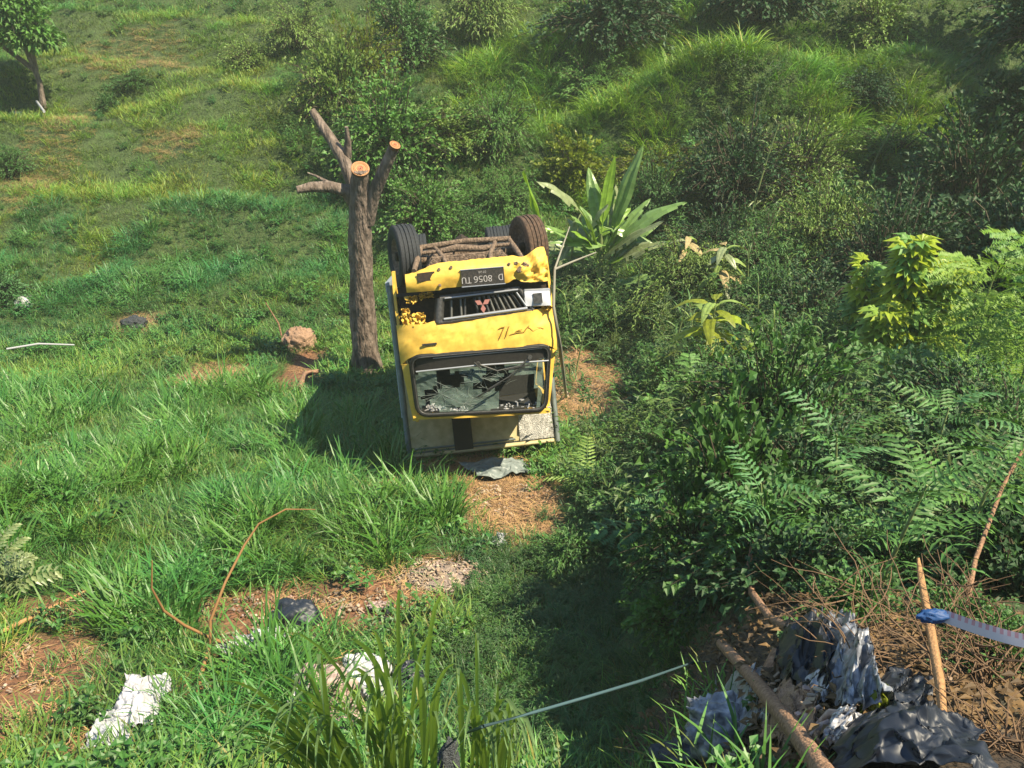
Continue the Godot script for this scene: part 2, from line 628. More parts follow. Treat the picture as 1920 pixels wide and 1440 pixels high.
func place(x: float, z: float, size: float, tilt: float, col: Color) -> Array:
	var p := Vector3(x, hgt(x, z) - 0.01, z)
	var b := Basis(Vector3.UP, rng.randf() * TAU)
	b = Basis(Vector3(cos(rng.randf() * TAU), 0, sin(rng.randf() * TAU)).normalized(), tilt * rng.randf_range(-0.6, 0.6)) * b
	return [Transform3D(b.scaled(Vector3(size, size * rng.randf_range(0.8, 1.15), size)), p), col]


# ------------------------------------------------------------------ plants
func foliage(twigs: int, per: int, leaf_l: float, leaf_w: float, radius: float, height: float, seed_: int, droop := 0.25, low := 0.05, flat_leaves := 0.5) -> Array:
	# [leaves, twigs] of a bush: bent twigs from the base into an uneven dome, leaves along their outer part
	var r := RandomNumberGenerator.new()
	r.seed = seed_
	var lobes := FastNoiseLite.new()
	lobes.seed = seed_
	lobes.frequency = 0.9
	var b := Builder.new()
	var s := Builder.new()
	for i in twigs:
		var a := r.randf() * TAU
		var e := asin(r.randf_range(low, 1.0))
		var dir := Vector3(cos(a) * cos(e), sin(e), sin(a) * cos(e))
		var reach := (0.82 + 0.55 * lobes.get_noise_3dv(dir * 1.6)) * r.randf_range(0.55, 1.05)
		var tip := Vector3(dir.x * radius, dir.y * height, dir.z * radius) * reach
		var foot := Vector3(r.randf_range(-1, 1), 0, r.randf_range(-1, 1)) * radius * 0.12
		var pts := []
		for k in 4:
			var t := k / 3.0
			pts.append(foot.lerp(tip, t) + Vector3.UP * height * 0.18 * sin(PI * t))
		var w := radius * 0.011
		s.tube(pts, [w, w * 0.8, w * 0.5, w * 0.25], 3, Color.WHITE, false)
		var tone := r.randf_range(0.6, 1.0)
		for k in per:
			var t := r.randf_range(0.4, 1.0)
			var p: Vector3 = foot.lerp(tip, t) + Vector3.UP * height * 0.18 * sin(PI * t)
			p += Vector3(r.randf_range(-1, 1), r.randf_range(-1, 1), r.randf_range(-1, 1)) * leaf_l * 0.45
			var out := (dir + Vector3(r.randf_range(-1, 1), r.randf_range(-0.6, 0.8), r.randf_range(-1, 1))).normalized()
			var up := (Vector3.UP * flat_leaves + Vector3(r.randf_range(-1, 1), r.randf_range(-0.2, 1), r.randf_range(-1, 1)) * 0.7).normalized()
			var g := tone * r.randf_range(0.75, 1.0)
			b.leaf(p, out, up, leaf_l * r.randf_range(0.6, 1.1), leaf_w * r.randf_range(0.7, 1.1), Color(g * r.randf_range(0.82, 1.0), g, g * 0.85), droop)
	return [b.mesh(), s.mesh()]


var bushes := {}


func bush(label: String, px: float, py: float, size: float, kind: String, tone: String, called := "shrub", tall := 1.0, group := "") -> Node3D:
	var p := spot(px, py)
	var o := thing(called, label, called.replace("_", " "), p - Vector3.UP * 0.03, group)
	if size > 1.15:
		kind += "_big"
	var m: Array = bushes[kind][rng.randi() % bushes[kind].size()]
	o.rotation.y = rng.randf() * TAU
	o.scale = Vector3(size, size * tall, size)
	obj("foliage", m[0], M[tone], o)
	obj("stem", m[1], M.twig, o)
	return o


func frond(length: float, pairs: int, leaf_l: float, leaf_w: float, rise: float, droop: float, seed_: int, double := false) -> ArrayMesh:
	# a feather leaf along +z: a stalk with leaflets in pairs (or with small feathers in pairs)
	var r := RandomNumberGenerator.new()
	r.seed = seed_
	var b := Builder.new()
	var f := func(t: float) -> Vector3: return Vector3(0.04 * sin(t * 3.0), rise * t - droop * t * t, t) * length
	var pts := []
	var rad := []
	for i in 7:
		pts.append(f.call(i / 6.0))
		rad.append(length * (0.008 - 0.0055 * i / 6.0))
	b.tube(pts, rad, 4, Color(0.75, 0.9, 0.6), false)
	for i in pairs:
		var t := 0.18 + 0.82 * (i + 0.5) / pairs
		var p: Vector3 = f.call(t)
		var fw: Vector3 = (f.call(t + 0.02) - p).normalized()
		var size := sin(PI * clampf(0.12 + 0.80 * t, 0, 1)) * 0.6 + 0.45
		for s in [-1.0, 1.0]:
			var dir := (Vector3(s, 0, 0) + fw * r.randf_range(0.35, 0.6) + Vector3.DOWN * r.randf_range(0.0, 0.3)).normalized()
			var k := r.randf_range(0.72, 1.0)
			var col := Color(k * r.randf_range(0.85, 1.0), k, k * 0.9)
			if not double:
				var l := leaf_l * size * r.randf_range(0.85, 1.1)
				var up := (Vector3.UP + Vector3(r.randf_range(-0.25, 0.25), 0, r.randf_range(-0.25, 0.25))).normalized()
				b.leaf(p, dir, up, l * 0.62, leaf_w, col, 0.04, 0.12)
				b.leaf(p + dir * l * 0.3, dir, up, l * 0.7, leaf_w * 0.92, col, 0.22, 0.12)
			else:
				var l := leaf_l * size * r.randf_range(0.75, 1.15)
				dir = (dir + Vector3(r.randf_range(-0.2, 0.2), r.randf_range(-0.25, 0.35), r.randf_range(-0.25, 0.25))).normalized()
				var sag := r.randf_range(0.1, 0.5)
				for q in 11:
					var c := p + dir * l * (0.12 + 0.88 * q / 11.0) + Vector3.DOWN * l * sag * pow(q / 11.0, 2.0)
					for s2 in [-1.0, 1.0]:
						var d2: Vector3 = (dir.cross(Vector3.UP).normalized() * s2 + dir * 0.45).normalized()
						var wv := dir * leaf_w * 0.5
						b.flat(c - wv, c + d2 * leaf_l * r.randf_range(0.10, 0.17) + Vector3.UP * r.randf_range(-0.25, 0.25) * leaf_l * 0.14, c + wv, col, Vector3.UP)
	return b.mesh()


func big_leaf(length: float, width: float, rise: float, droop: float, fold: float, seed_: int, torn := 0.0, tip_sharp := 1.0) -> ArrayMesh:
	# a wide simple leaf along +z with a midrib, bent down along its length, its halves folded up along the rib
	var r := RandomNumberGenerator.new()
	r.seed = seed_
	var b := Builder.new()
	var segs := 16
	var f := func(t: float) -> Vector3: return Vector3(0.0, rise * t - droop * t * t, t - 0.25 * droop * t * t) * length
	var stalk := 0.12
	for s in [-1.0, 1.0]:
		var prev := []
		for i in segs + 1:
			var t := stalk + (1.0 - stalk) * i / segs
			var q := float(i) / segs
			var w := width * 0.5 * pow(sin(PI * pow(q, 0.75)), 0.7 * tip_sharp) * (1.0 - torn * (0.5 if r.randf() < 0.3 else 0.0) * r.randf())
			var c: Vector3 = f.call(t)
			var side := Vector3(s, 0, 0)
			var wave := 0.05 * width * sin(q * 13.0 + s)
			var mid := c + side * w * 0.5 + Vector3.UP * (w * fold * 0.5 + wave * 0.5)
			var edge := c + side * w + Vector3.UP * (w * fold * 0.7 + wave - w * 0.25)
			if i > 0:
				var k := 0.88 + 0.12 * sin(i * 2.1 + s)
				var col := Color(k, k, k)
				var gap := torn > 0.0 and r.randf() < torn
				b.quad(prev[0], c, mid, prev[1], col, Vector3.UP)
				if not gap:
					b.quad(prev[1], mid, edge, prev[2], col, Vector3.UP)
			prev = [c, mid, edge]
	var pts := []
	var rad := []
	for i in 8:
		pts.append(f.call(i / 7.0))
		rad.append(width * (0.05 - 0.042 * i / 7.0))
	b.tube(pts, rad, 5, Color(1.0, 1.0, 0.9), false)
	return b.mesh()


func aim(o: Node3D, p: Vector3, dir: Vector3, roll := 0.0) -> void:
	var z := dir.normalized()
	var x := Vector3.UP.cross(z).normalized() if absf(z.y) < 0.97 else Vector3.RIGHT
	var y := z.cross(x)
	o.transform = Transform3D(Basis(x, y, z).rotated(z, roll), p)


func leafy_stem(label: String, called: String, category: String, p: Vector3, height: float, count: int, meshes: Array, materials: Array, spread: float, lean := Vector3.ZERO, bare := 0.35, group := "", up := 0.5, part := "leaf") -> Node3D:
	# a stem with separate leaves or fronds round it
	var o := thing(called, label, category, p, group)
	var b := Builder.new()
	var top := Vector3.UP * height + lean
	var f := func(t: float) -> Vector3: return top * t + lean * 0.3 * (t * t - t)
	var pts := []
	var rad := []
	for i in 6:
		pts.append(f.call(i / 5.0))
		rad.append(0.018 * (1.0 - 0.12 * i) * (0.6 + 0.4 * height))
	b.tube(pts, rad, 6, Color.WHITE, true)
	obj("stem", b, M.stem, o)
	var a := rng.randf() * TAU
	for i in count:
		var t := bare + (1.0 - bare) * (i + 0.5) / count
		a += 2.4 + rng.randf_range(-0.3, 0.3)
		var l := obj(part, meshes[rng.randi() % meshes.size()], materials[rng.randi() % materials.size()], o)
		var e: float = up * lerpf(0.3, 1.5, t) + rng.randf_range(-0.2, 0.2)
		aim(l, f.call(t), Vector3(cos(a), e, sin(a)), rng.randf_range(-0.4, 0.4))
		var s := spread * lerpf(1.1, 0.75, t) * rng.randf_range(0.8, 1.15)
		l.scale = Vector3(s, s, s)
	return o


func big_tree(called: String, label: String, p: Vector3, height: float, crown_at: Array, tone: String, leaf_l: float, seed_: int) -> void:
	# crown_at: [offset from the base, radius, height of the lobe]
	var o := thing(called, label, "tree", p - Vector3.UP * 0.1)
	var t := Builder.new()
	var r := RandomNumberGenerator.new()
	r.seed = seed_
	t.tube([Vector3.ZERO, Vector3(0.05, height * 0.3, 0.03), Vector3(-0.06, height * 0.6, 0.08), Vector3(0.02, height * 0.85, 0)], [0.034 * height, 0.026 * height, 0.02 * height, 0.012 * height], 9, Color.WHITE, true, 0.08, seed_)
	var trunk := obj("trunk", t, M.bark, o)
	var i := 0
	for c in crown_at:
		var limb := Builder.new()
		limb.tube([Vector3(0, height * 0.4, 0), Vector3(0, height * 0.5, 0).lerp(c[0], 0.55), c[0]], [0.07, 0.05, 0.03], 6, Color.WHITE, false)
		obj("limb", limb, M.bark, trunk)
		var f := foliage(int(90 * c[1]), 26, leaf_l, leaf_l * 0.5, c[1], c[2], seed_ + i, 0.3, -0.5)
		var cr := obj("crown", f[0], M[tone], o)
		cr.position = c[0]
		var tw := obj("twig", f[1], M.bark, o)
		tw.position = c[0]
		i += 1


# ------------------------------------------------------------------ the cut tree
func cut_tree() -> void:
	var p := spot(690, 694)
	var o := thing("cut_tree", "lopped tree trunk with sawn-off limbs standing against the overturned truck", "tree", p - Vector3.UP * 0.15)
	var depth := (p - EYE).dot(ray(960, 720))
	var k := depth / FOCAL     # metres per pixel
	# offsets from the base in pixels (x to the right, y up), turned into metres; the third number is metres towards the road
	var w := func(x: float, y: float, z: float) -> Vector3: return Vector3((x - 690 + (694 - y) * 0.073) * k, (694 - y) * k / cos(deg_to_rad(19)), z)
	var b := Builder.new()
	var line := [w.call(694, 730, 0.0), w.call(689, 690, 0.0), w.call(683, 640, 0.0), w.call(680, 590, 0.0), w.call(677, 540, 0.02), w.call(676, 490, 0.03), w.call(674, 440, 0.05), w.call(674, 395, 0.08), w.call(675, 355, 0.12), w.call(676, 328, 0.17), w.call(677, 306, 0.24)]
	var rr := [0.40, 0.325, 0.265, 0.24, 0.232, 0.222, 0.21, 0.20, 0.185, 0.16, 0.14]
	var pts := []
	var rad := []
	for i in line.size() - 1:
		for s in 10:
			var t := s / 10.0
			pts.append(line[i].lerp(line[i + 1], t))
			rad.append(0.84 * lerpf(rr[i], rr[i + 1], t) * (1.0 + 0.03 * sin((i + t) * 2.3) + 0.02 * sin((i + t) * 5.1)))
	pts.append(line[-1])
	rad.append(rr[-1] * 0.9)
	var bk := FastNoiseLite.new()
	bk.seed = 5
	bk.frequency = 1.3
	bk.fractal_octaves = 4
	b.tube(pts, rad, 44, Color.WHITE, true, 0.012, 4, bk)
	var trunk := obj("trunk", b, M.bark, o)
	var limbs := [
		[[w.call(684, 400, 0.05), w.call(697, 355, 0.12), w.call(714, 315, 0.22), w.call(729, 280, 0.32), w.call(736, 264, 0.38)], [0.16, 0.125, 0.105, 0.095, 0.09], true],
		[[w.call(672, 390, 0.0), w.call(660, 340, -0.10), w.call(643, 304, -0.2), w.call(618, 274, -0.34), w.call(597, 250, -0.45), w.call(583, 232, -0.50)], [0.16, 0.12, 0.105, 0.092, 0.08, 0.065], false],
		[[w.call(648, 300, -0.22), w.call(650, 275, -0.2), w.call(648, 250, -0.16)], [0.08, 0.055, 0.03], false],
		[[w.call(672, 375, 0.0), w.call(650, 346, 0.1), w.call(625, 336, 0.2), w.call(595, 333, 0.32), w.call(573, 335, 0.4)], [0.15, 0.11, 0.095, 0.085, 0.06], false],
		[[w.call(628, 334, 0.18), w.call(600, 322, 0.1), w.call(585, 318, 0.06)], [0.04, 0.02, 0.012], false],
	]
	for l in limbs:
		var lb := Builder.new()
		var lp := []
		var lr := []
		for i in l[0].size() - 1:
			for q in 6:
				lp.append((l[0][i] as Vector3).lerp(l[0][i + 1], q / 6.0))
				lr.append(0.88 * lerpf(l[1][i], l[1][i + 1], q / 6.0))
		lp.append(l[0][-1])
		lr.append(l[1][-1] * 0.88)
		lb.tube(lp, lr, 22, Color.WHITE, true, 0.02, 9, bk)
		obj("limb", lb, M.bark, o)
	# sawn faces: a disc with a slightly raised, uneven rim
	for f in [[line[-1], (line[-1] - line[-2]).normalized() + Vector3(0.15, 0.25, 0.5), 0.155], [limbs[0][0][-1], (limbs[0][0][-1] - limbs[0][0][-2]).normalized(), 0.093]]:
		var c := Builder.new()
		var d: Vector3 = f[1].normalized()
		var q := Basis(d, d.cross(Vector3.RIGHT).normalized(), d.cross(d.cross(Vector3.RIGHT)).normalized())
		var wr: float = f[2] * 0.86
		c.lathe([Vector2(wr, -0.05), Vector2(wr * 1.05, 0.008)], f[0], q, 26, Color(0.30, 0.22, 0.17))
		var last := Vector2(wr * 1.05, 0.008)
		for ring in 12:
			var nx := Vector2(wr * (0.97 - 0.081 * ring), 0.014 + 0.006 * sin(ring * 2.6))
			var kk := 0.72 + 0.28 * absf(sin(ring * 1.9))
			c.lathe([last, nx], f[0], q, 26, Color(kk, kk * (0.92 if ring < 9 else 0.75), kk * 0.9))
			last = nx
		obj("cut_face", c, M.sawn, o).set_meta("label", "fresh orange sawn face of the trunk" if f[2] > 0.12 else "fresh orange sawn face of the right limb")


# ------------------------------------------------------------------ the truck
var truck: Node3D


func part(called: String, b: Variant, material: Material, parent: Node = null, label := "") -> MeshInstance3D:
	var o := obj(called, b, material, truck if parent == null else parent)
	if parent == null:
		o.position = Vector3(0, 1.48, 2.5)
	if label:
		o.set_meta("label", label)
	return o


func face_z(u: float, v: float) -> float:
	var z := -0.03 * u * u - 0.13 * pow(absf(u) / 0.88, 7.0)
	if v < -0.09:
		z += 0.21 * (v + 0.09)
	return z


func outer_u(s: float, v: float) -> float:
	var k := clampf((-0.09 - v) / 0.72, 0, 1)
	return lerpf(-0.858, -0.80, k) if s < 0.0 else lerpf(0.882, 0.745, k)


func build_truck() -> void:
	truck = Node3D.new()
	truck.name = numbered("overturned_truck")
	add_child(truck)
	tag(truck, "yellow light box truck lying upside down on its roof, front smashed", "truck")
	var B := Basis.from_euler(Vector3(deg_to_rad(-20), deg_to_rad(5), deg_to_rad(4)))
	var P0 := Vector3(-0.3774, 3.0185, -10.3582)
	truck.transform = Transform3D(B, P0 + B * Vector3(0, -1.48, -2.5))
	var b: Builder

	# --- cab shell: sides with window openings, roof, back wall, floor
	b = Builder.new()
	for s in [-1.0, 1.0]:
		var pane := func(z0: float, z1: float, v0: float, v1: float, rake: float) -> void:
			b.grid(func(a: float, t: float) -> Vector3:
				var v := lerpf(v0, v1, t)
				var z := lerpf(z0, z1, a)
				if rake > 0.0:
					z += minf(0.0, 0.21 * (v + 0.09)) * (1.0 - a) * rake
				var u: float = outer_u(s, v) - s * 0.03 * smoothstep(0.25, -0.1, z + 0.25) + s * 0.008 * sin(z * 9.0 + v * 6.0)
				return Vector3(u, v, z), 8, 6, 0.03, Color.WHITE, Vector3(s, 0, 0))
		pane.call(-0.15, -1.38, -0.08, 0.62, 0.0)
		pane.call(-0.15, -0.30, 0.62, 0.84, 0.0)
		pane.call(-1.12, -1.38, 0.62, 0.84, 0.0)
		pane.call(-0.15, -0.33, -0.80, -0.08, 1.0)
		pane.call(-1.22, -1.38, -0.80, -0.08, 0.0)
		pane.call(-0.28, -1.38, -0.86, -0.72, 0.0)
	b.grid(func(a: float, t: float) -> Vector3:
		var u := lerpf(-0.79, 0.735, a)
		return Vector3(u, lerpf(-0.80, -0.90, a) + 0.03 * sin(a * 9.0 + t * 5.0), lerpf(-0.19, -1.38, t)), 14, 8, 0.025, Color.WHITE, Vector3.DOWN)
	b.grid(func(a: float, t: float) -> Vector3: return Vector3(lerpf(-0.82, 0.84, a), lerpf(-0.86, 0.6, t), -1.37), 4, 4, 0.02, Color.WHITE, Vector3.FORWARD)
	var cab := part("cab", b, M.yellow)
	b = Builder.new()
	b.grid(func(a: float, t: float) -> Vector3: return Vector3(lerpf(-0.82, 0.84, a), 0.56, lerpf(-0.14, -1.36, t)), 4, 4, 0.03, Color.WHITE, Vector3.DOWN)
	part("cab_floor", b, M.black, cab)
	# dark lining inside the cab: back, roof and doors
	b = Builder.new()
	b.grid(func(a: float, t: float) -> Vector3: return Vector3(lerpf(-0.80, 0.82, a), lerpf(-0.84, 0.55, t), -1.335), 4, 4, 0.01, Color.WHITE, Vector3.BACK)
	b.grid(func(a: float, t: float) -> Vector3: return Vector3(lerpf(-0.765, 0.705, a), lerpf(-0.755, -0.855, a) + 0.02 * sin(a * 9.0 + t * 5.0), lerpf(-0.22, -1.33, t)), 14, 8, 0.01, Color.WHITE, Vector3.UP)
	for s in [-1.0, 1.0]:
		b.grid(func(a: float, t: float) -> Vector3:
			var v := lerpf(-0.08, 0.54, t)
			return Vector3(outer_u(s, v) - s * 0.05, v, lerpf(-0.2, -1.33, a)), 6, 4, 0.01, Color.WHITE, Vector3(-s, 0, 0))
		b.grid(func(a: float, t: float) -> Vector3:
			var v := lerpf(-0.80, -0.06, t)
			return Vector3(outer_u(s, v) - s * 0.045, v, lerpf(-1.20, -1.33, a)), 2, 4, 0.01, Color.WHITE, Vector3(-s, 0, 0))
	part("cab_lining", b, M.lining, cab)

	# --- front panel with the windscreen opening
	var bd := FastNoiseLite.new()
	bd.seed = 91
	bd.frequency = 1.0
	b = Builder.new()
	var open_l := func(v: float) -> float: return -0.752 + 0.012 * clampf((-0.1 - v) / 0.7, 0, 1)
	var open_r := func(v: float) -> float: return 0.80 - 0.115 * clampf((-0.1 - v) / 0.75, 0, 1)
	b.grid(func(a: float, t: float) -> Vector3:
		var u := lerpf(-0.858, 0.882, a)
		var lowv := -0.085 - 0.035 * a - 0.10 * (pow(maxf(0.0, (-u - 0.66) / 0.19), 2.0) + pow(maxf(0.0, (u - 0.70) / 0.18), 2.0))
		var v := lerpf(lowv, 0.255 + 0.02 * a + 0.012 * sin(a * 31.0) * sin(a * 7.0), t)
		var dent := -0.035 * exp(-(pow((u - 0.82) / 0.10, 2.0) + pow((v - 0.22) / 0.10, 2.0))) - 0.012 * exp(-(pow((u + 0.1) / 0.3, 2.0) + pow((v - 0.2) / 0.1, 2.0)))
		return Vector3(u, v, face_z(u, v) + dent + 0.012 * sin(PI * t) + 0.022 * bd.get_noise_2d(u * 2.4, v * 4.0) + 0.012 * absf(bd.get_noise_2d(u * 6.0 + 40.0, v * 9.0))), 40, 10, 0.02, Color.WHITE, Vector3.BACK)
	for s in [-1.0, 1.0]:
		b.grid(func(a: float, t: float) -> Vector3:
			var v := lerpf(-0.18, -0.84, t)
			var inner: float = open_l.call(v) if s < 0.0 else open_r.call(v)
			var u := lerpf(outer_u(s, v), inner, a)
			return Vector3(u, v, face_z(u, v) - 0.002 + 0.01 * sin(v * 17.0) * (1.0 - a)), 4, 16, 0.03, Color.WHITE, Vector3.BACK)
	b.grid(func(a: float, t: float) -> Vector3:
		var u := lerpf(-0.795, 0.745, a)
		var v := lerpf(-0.765 - 0.105 * a, -0.815 - 0.10 * a, t)
		return Vector3(u, v, face_z(u, v) + 0.01 * sin(a * 21.0)), 24, 3, 0.03, Color.WHITE, Vector3.BACK)
	var front := part("front_panel", b, M.yellow)
	# small badge and the dark lettering strokes on the panel
	b = Builder.new()
	b.box(Vector3(-0.52, 0.025, face_z(-0.52, 0.03) + 0.026), Vector3(0.16, 0.022, 0.01))
	part("badge", b, M.black, front)
	b = Builder.new()
	for q in [[0.24, 0.0, 0.31, 0.13], [0.31, 0.01, 0.36, 0.13], [0.24, 0.11, 0.31, 0.125], [0.36, 0.035, 0.52, 0.05], [0.52, 0.05, 0.58, 0.11], [0.56, 0.10, 0.62, 0.04], [0.62, 0.045, 0.72, 0.07], [0.66, 0.08, 0.74, 0.055], [0.42, 0.06, 0.50, 0.075]]:
		var p0 := Vector3(q[0], q[1], face_z(q[0], q[1]) + 0.021)
		var p1 := Vector3(q[2], q[3], face_z(q[2], q[3]) + 0.021)
		b.tube([p0, p0.lerp(p1, 0.5) + Vector3(0, 0.006, 0.0), p1], [0.0045, 0.0065, 0.004], 4)
	part("scratch_mark", b, M.smear, front)

	# --- windscreen: gasket, cowl, pane shards
	var loop := []
	var corners := [Vector2(-0.745, -0.095), Vector2(0.79, -0.13), Vector2(0.69, -0.865), Vector2(-0.735, -0.765)]
	for i in 4:
		var c: Vector2 = corners[i]
		var before: Vector2 = (corners[(i + 3) % 4] - c).normalized() * 0.12
		var after: Vector2 = (corners[(i + 1) % 4] - c).normalized() * 0.12
		for s in 6:
			var t := s / 5.0
			var q: Vector2 = (c + before).lerp(c, t).lerp(c.lerp(c + after, t), t)
			loop.append(Vector3(q.x, q.y, face_z(q.x, q.y) + 0.012))
	loop.append(loop[0])
	b = Builder.new()
	var rads := []
	for i in loop.size():
		rads.append(0.026)
	b.tube(loop, rads, 8)
	var screen := part("windscreen_seal", b, M.rubber)
	b = Builder.new()
	var trim := []
	var trim_r := []
	for i in loop.size():
		trim.append(Vector3(loop[i].x * 0.985, lerpf(loop[i].y, -0.45, 0.03), loop[i].z + 0.02))
		trim_r.append(0.008)
	b.tube(trim, trim_r, 6)
	part("seal_trim", b, M.grey, screen)
	b = Builder.new()
	b.grid(func(a: float, t: float) -> Vector3:
		var u := lerpf(-0.73, 0.775, a)
		var v := lerpf(-0.10, -0.255, t) - 0.035 * a
		return Vector3(u, v, face_z(u, v) - 0.012), 20, 4, 0.02, Color.WHITE, Vector3.BACK)
	var cowl := part("cowl", b, M.black)
	b = Builder.new()
	b.tube([Vector3(-0.70, -0.262, -0.02), Vector3(0.0, -0.262, 0.004), Vector3(0.76, -0.30, -0.03)], [0.011, 0.011, 0.011], 6)
	b.tube([Vector3(-0.5, -0.135, -0.02), Vector3(0.7, -0.155, -0.03)], [0.006, 0.006], 6)
	part("cowl_edge", b, M.chrome, cowl)
	for q in [[Vector3(0.55, -0.235, 0.02), Vector3(0.30, -0.42, 0.035), Vector3(0.06, -0.535, 0.02)], [Vector3(-0.02, -0.245, 0.03), Vector3(0.18, -0.34, 0.04), Vector3(0.42, -0.315, 0.03)], [Vector3(-0.02, -0.25, 0.03), Vector3(0.01, -0.30, 0.04), Vector3(-0.06, -0.22, 0.05)]]:
		b = Builder.new()
		b.tube(q, [0.010, 0.008, 0.006], 6)
		b.tube([q[0] + Vector3(0, 0, -0.02), q[0] + Vector3(0, 0, 0.02)], [0.03, 0.024], 10)
		var arm := part("wiper_arm", b, M.steel)
		if q[2].y < -0.3:
			b = Builder.new()
			b.tube([q[1].lerp(q[2], 0.4) + Vector3(0.0, -0.012, 0.012), q[2] + (q[2] - q[1]) * 0.5 + Vector3(0, -0.012, 0.012)], [0.010, 0.007], 4)
			part("wiper_blade", b, M.rubber, arm)
	var r := RandomNumberGenerator.new()
	r.seed = 21
	# the laminated pane, sagging and crazed all over, with holes torn in it
	b = Builder.new()
	var sag := func(x: float, y: float) -> Vector3:
		return Vector3(x, y, face_z(x, y) - 0.014 + 0.030 * bd.get_noise_2d(x * 3.0 + 7.0, y * 3.5))
	for j in 14:
		for i in 30:
			var cell := []
			for o in [[0, 0], [1, 0], [1, 1], [0, 1]]:
				var fu: float = (i + o[0]) / 30.0
				var fv: float = (j + o[1]) / 14.0
				cell.append(sag.call(lerpf(-0.73, lerpf(0.775, 0.68, fv), fu), lerpf(-0.27, lerpf(-0.765, -0.865, fu), fv)))
			var mid: Vector3 = (cell[0] + cell[2]) / 2.0
			if bd.get_noise_2d(mid.x * 2.2 + 20.0, mid.y * 3.0) > 0.14 or (mid.x > 0.18 and mid.y < -0.42 and mid.x < 0.6):
				continue
			b.quad(cell[0], cell[1], cell[2], cell[3], Color.WHITE, Vector3.BACK)
	part("windscreen_pane", b, M.glass, screen).set_meta("kind", "stuff")
	b = Builder.new()
	for k in 90:
		var hub := [Vector2(-0.45, -0.55), Vector2(0.02, -0.42), Vector2(-0.2, -0.68)][k % 3] as Vector2
		var a0 := hub + Vector2(r.randf_range(-0.25, 0.25), r.randf_range(-0.16, 0.16))
		var a1 := a0 + Vector2(r.randf_range(-0.14, 0.14), r.randf_range(-0.08, 0.08))
		if k < 36:
			a0 = hub
			a1 = hub + Vector2.from_angle(r.randf() * TAU) * Vector2(r.randf_range(0.1, 0.3), r.randf_range(0.06, 0.2))
		a0 = Vector2(clampf(a0.x, -0.72, 0.7), clampf(a0.y, -0.76, -0.28))
		a1 = Vector2(clampf(a1.x, -0.72, 0.7), clampf(a1.y, -0.76, -0.28))
		var am := a0.lerp(a1, 0.5) + Vector2(r.randf_range(-0.015, 0.015), r.randf_range(-0.015, 0.015))
		b.tube([sag.call(a0.x, a0.y) + Vector3(0, 0, 0.002), sag.call(am.x, am.y) + Vector3(0, 0, 0.002), sag.call(a1.x, a1.y) + Vector3(0, 0, 0.002)], [0.0012, 0.0022, 0.001], 3)
	part("crazed_glass", b, M.crack, screen).set_meta("kind", "stuff")

	# --- cab interior, hanging upside down
	b = Builder.new()
	b.grid(func(a: float, t: float) -> Vector3:
		var u := lerpf(-0.76, 0.78, a)
		var q := t * PI * 0.5
		return Vector3(u, 0.18 - 0.40 * cos(q) + 0.02 * sin(u * 8.0), -0.20 - 0.30 * sin(q)), 10, 6, 0.03, Color.WHITE, Vector3.DOWN)
	part("dashboard", b, M.black)
	for s in [-0.42, 0.36]:
		b = Builder.new()
		b.box(Vector3(s, 0.36, -0.9), Vector3(0.52, 0.16, 0.5))
		var seat := part("seat", b, M.cloth)
		b = Builder.new()
		b.box(Vector3(s, -0.02, -1.16), Vector3(0.5, 0.62, 0.14))
		part("backrest", b, M.cloth, seat)
		b = Builder.new()
		b.box(Vector3(s, -0.42, -1.17), Vector3(0.26, 0.16, 0.1))
		part("headrest", b, M.cloth, seat)
	b = Builder.new()
	var wheel_c := Vector3(0.36, -0.20, -0.62)
	var ring := []
	var ring_r := []
	var wb := Basis.from_euler(Vector3(deg_to_rad(-55), 0, 0))
	for i in 25:
		ring.append(wheel_c + wb * Vector3(cos(TAU * i / 24.0), sin(TAU * i / 24.0), 0) * 0.20)
		ring_r.append(0.016)
	b.tube(ring, ring_r, 8, Color.WHITE, false)
	for i in 3:
		b.tube([wheel_c, wheel_c + wb * Vector3(cos(TAU * i / 3.0), sin(TAU * i / 3.0), 0) * 0.20], [0.02, 0.012], 6)
	var sw := part("steering_wheel", b, M.rubber)
	b = Builder.new()
	b.tube([wheel_c, Vector3(0.36, 0.2, -0.35)], [0.03, 0.035], 8)
	part("steering_column", b, M.black, sw)
	# shattered pale bits on the inside of the roof, which is now the floor
	b = Builder.new()
	for k in 70:
		var left := k < 46
		var u := r.randf_range(-0.66, -0.12) if left else r.randf_range(0.12, 0.62)
		var p := Vector3(u, lerpf(-0.795, -0.89, (u + 0.79) / 1.5) + 0.03 + (0.10 * r.randf() * maxf(0.0, 1.0 - absf(u + 0.58) * 4.0) if left else 0.11 * r.randf() * maxf(0.0, 1.0 - absf(u - 0.45) * 5.0)), r.randf_range(-0.5, -0.22))
		var e := Basis.from_euler(Vector3(r.randf() * 6, r.randf() * 6, r.randf() * 6))
		b.box(p, Vector3(r.randf_range(0.02, 0.07), r.randf_range(0.015, 0.05), 0.012), Color.WHITE, e)
	var litter := part("broken_glass_heap", b, M.white)
	litter.set_meta("kind", "stuff")

	# --- grille opening: dark recess, grille frame with slats and emblem, headlight, smashed left corner
	b = Builder.new()
	b.grid(func(a: float, t: float) -> Vector3: return Vector3(lerpf(-0.80, 0.85, a), lerpf(0.22, 0.66, t), -0.17), 6, 4, 0.02, Color.WHITE, Vector3.BACK)
	part("radiator_panel", b, M.dark_brown)
	var gtl := Vector3(-0.353, 0.503, -0.03)
	var gtr := Vector3(0.519, 0.515, -0.045)
	var gbl := Vector3(-0.398, 0.247, -0.02)
	var gbr := Vector3(0.642, 0.272, -0.04)
	b = Builder.new()
	b.tube([gtl, gtr], [0.032, 0.03], 4, Color.WHITE)
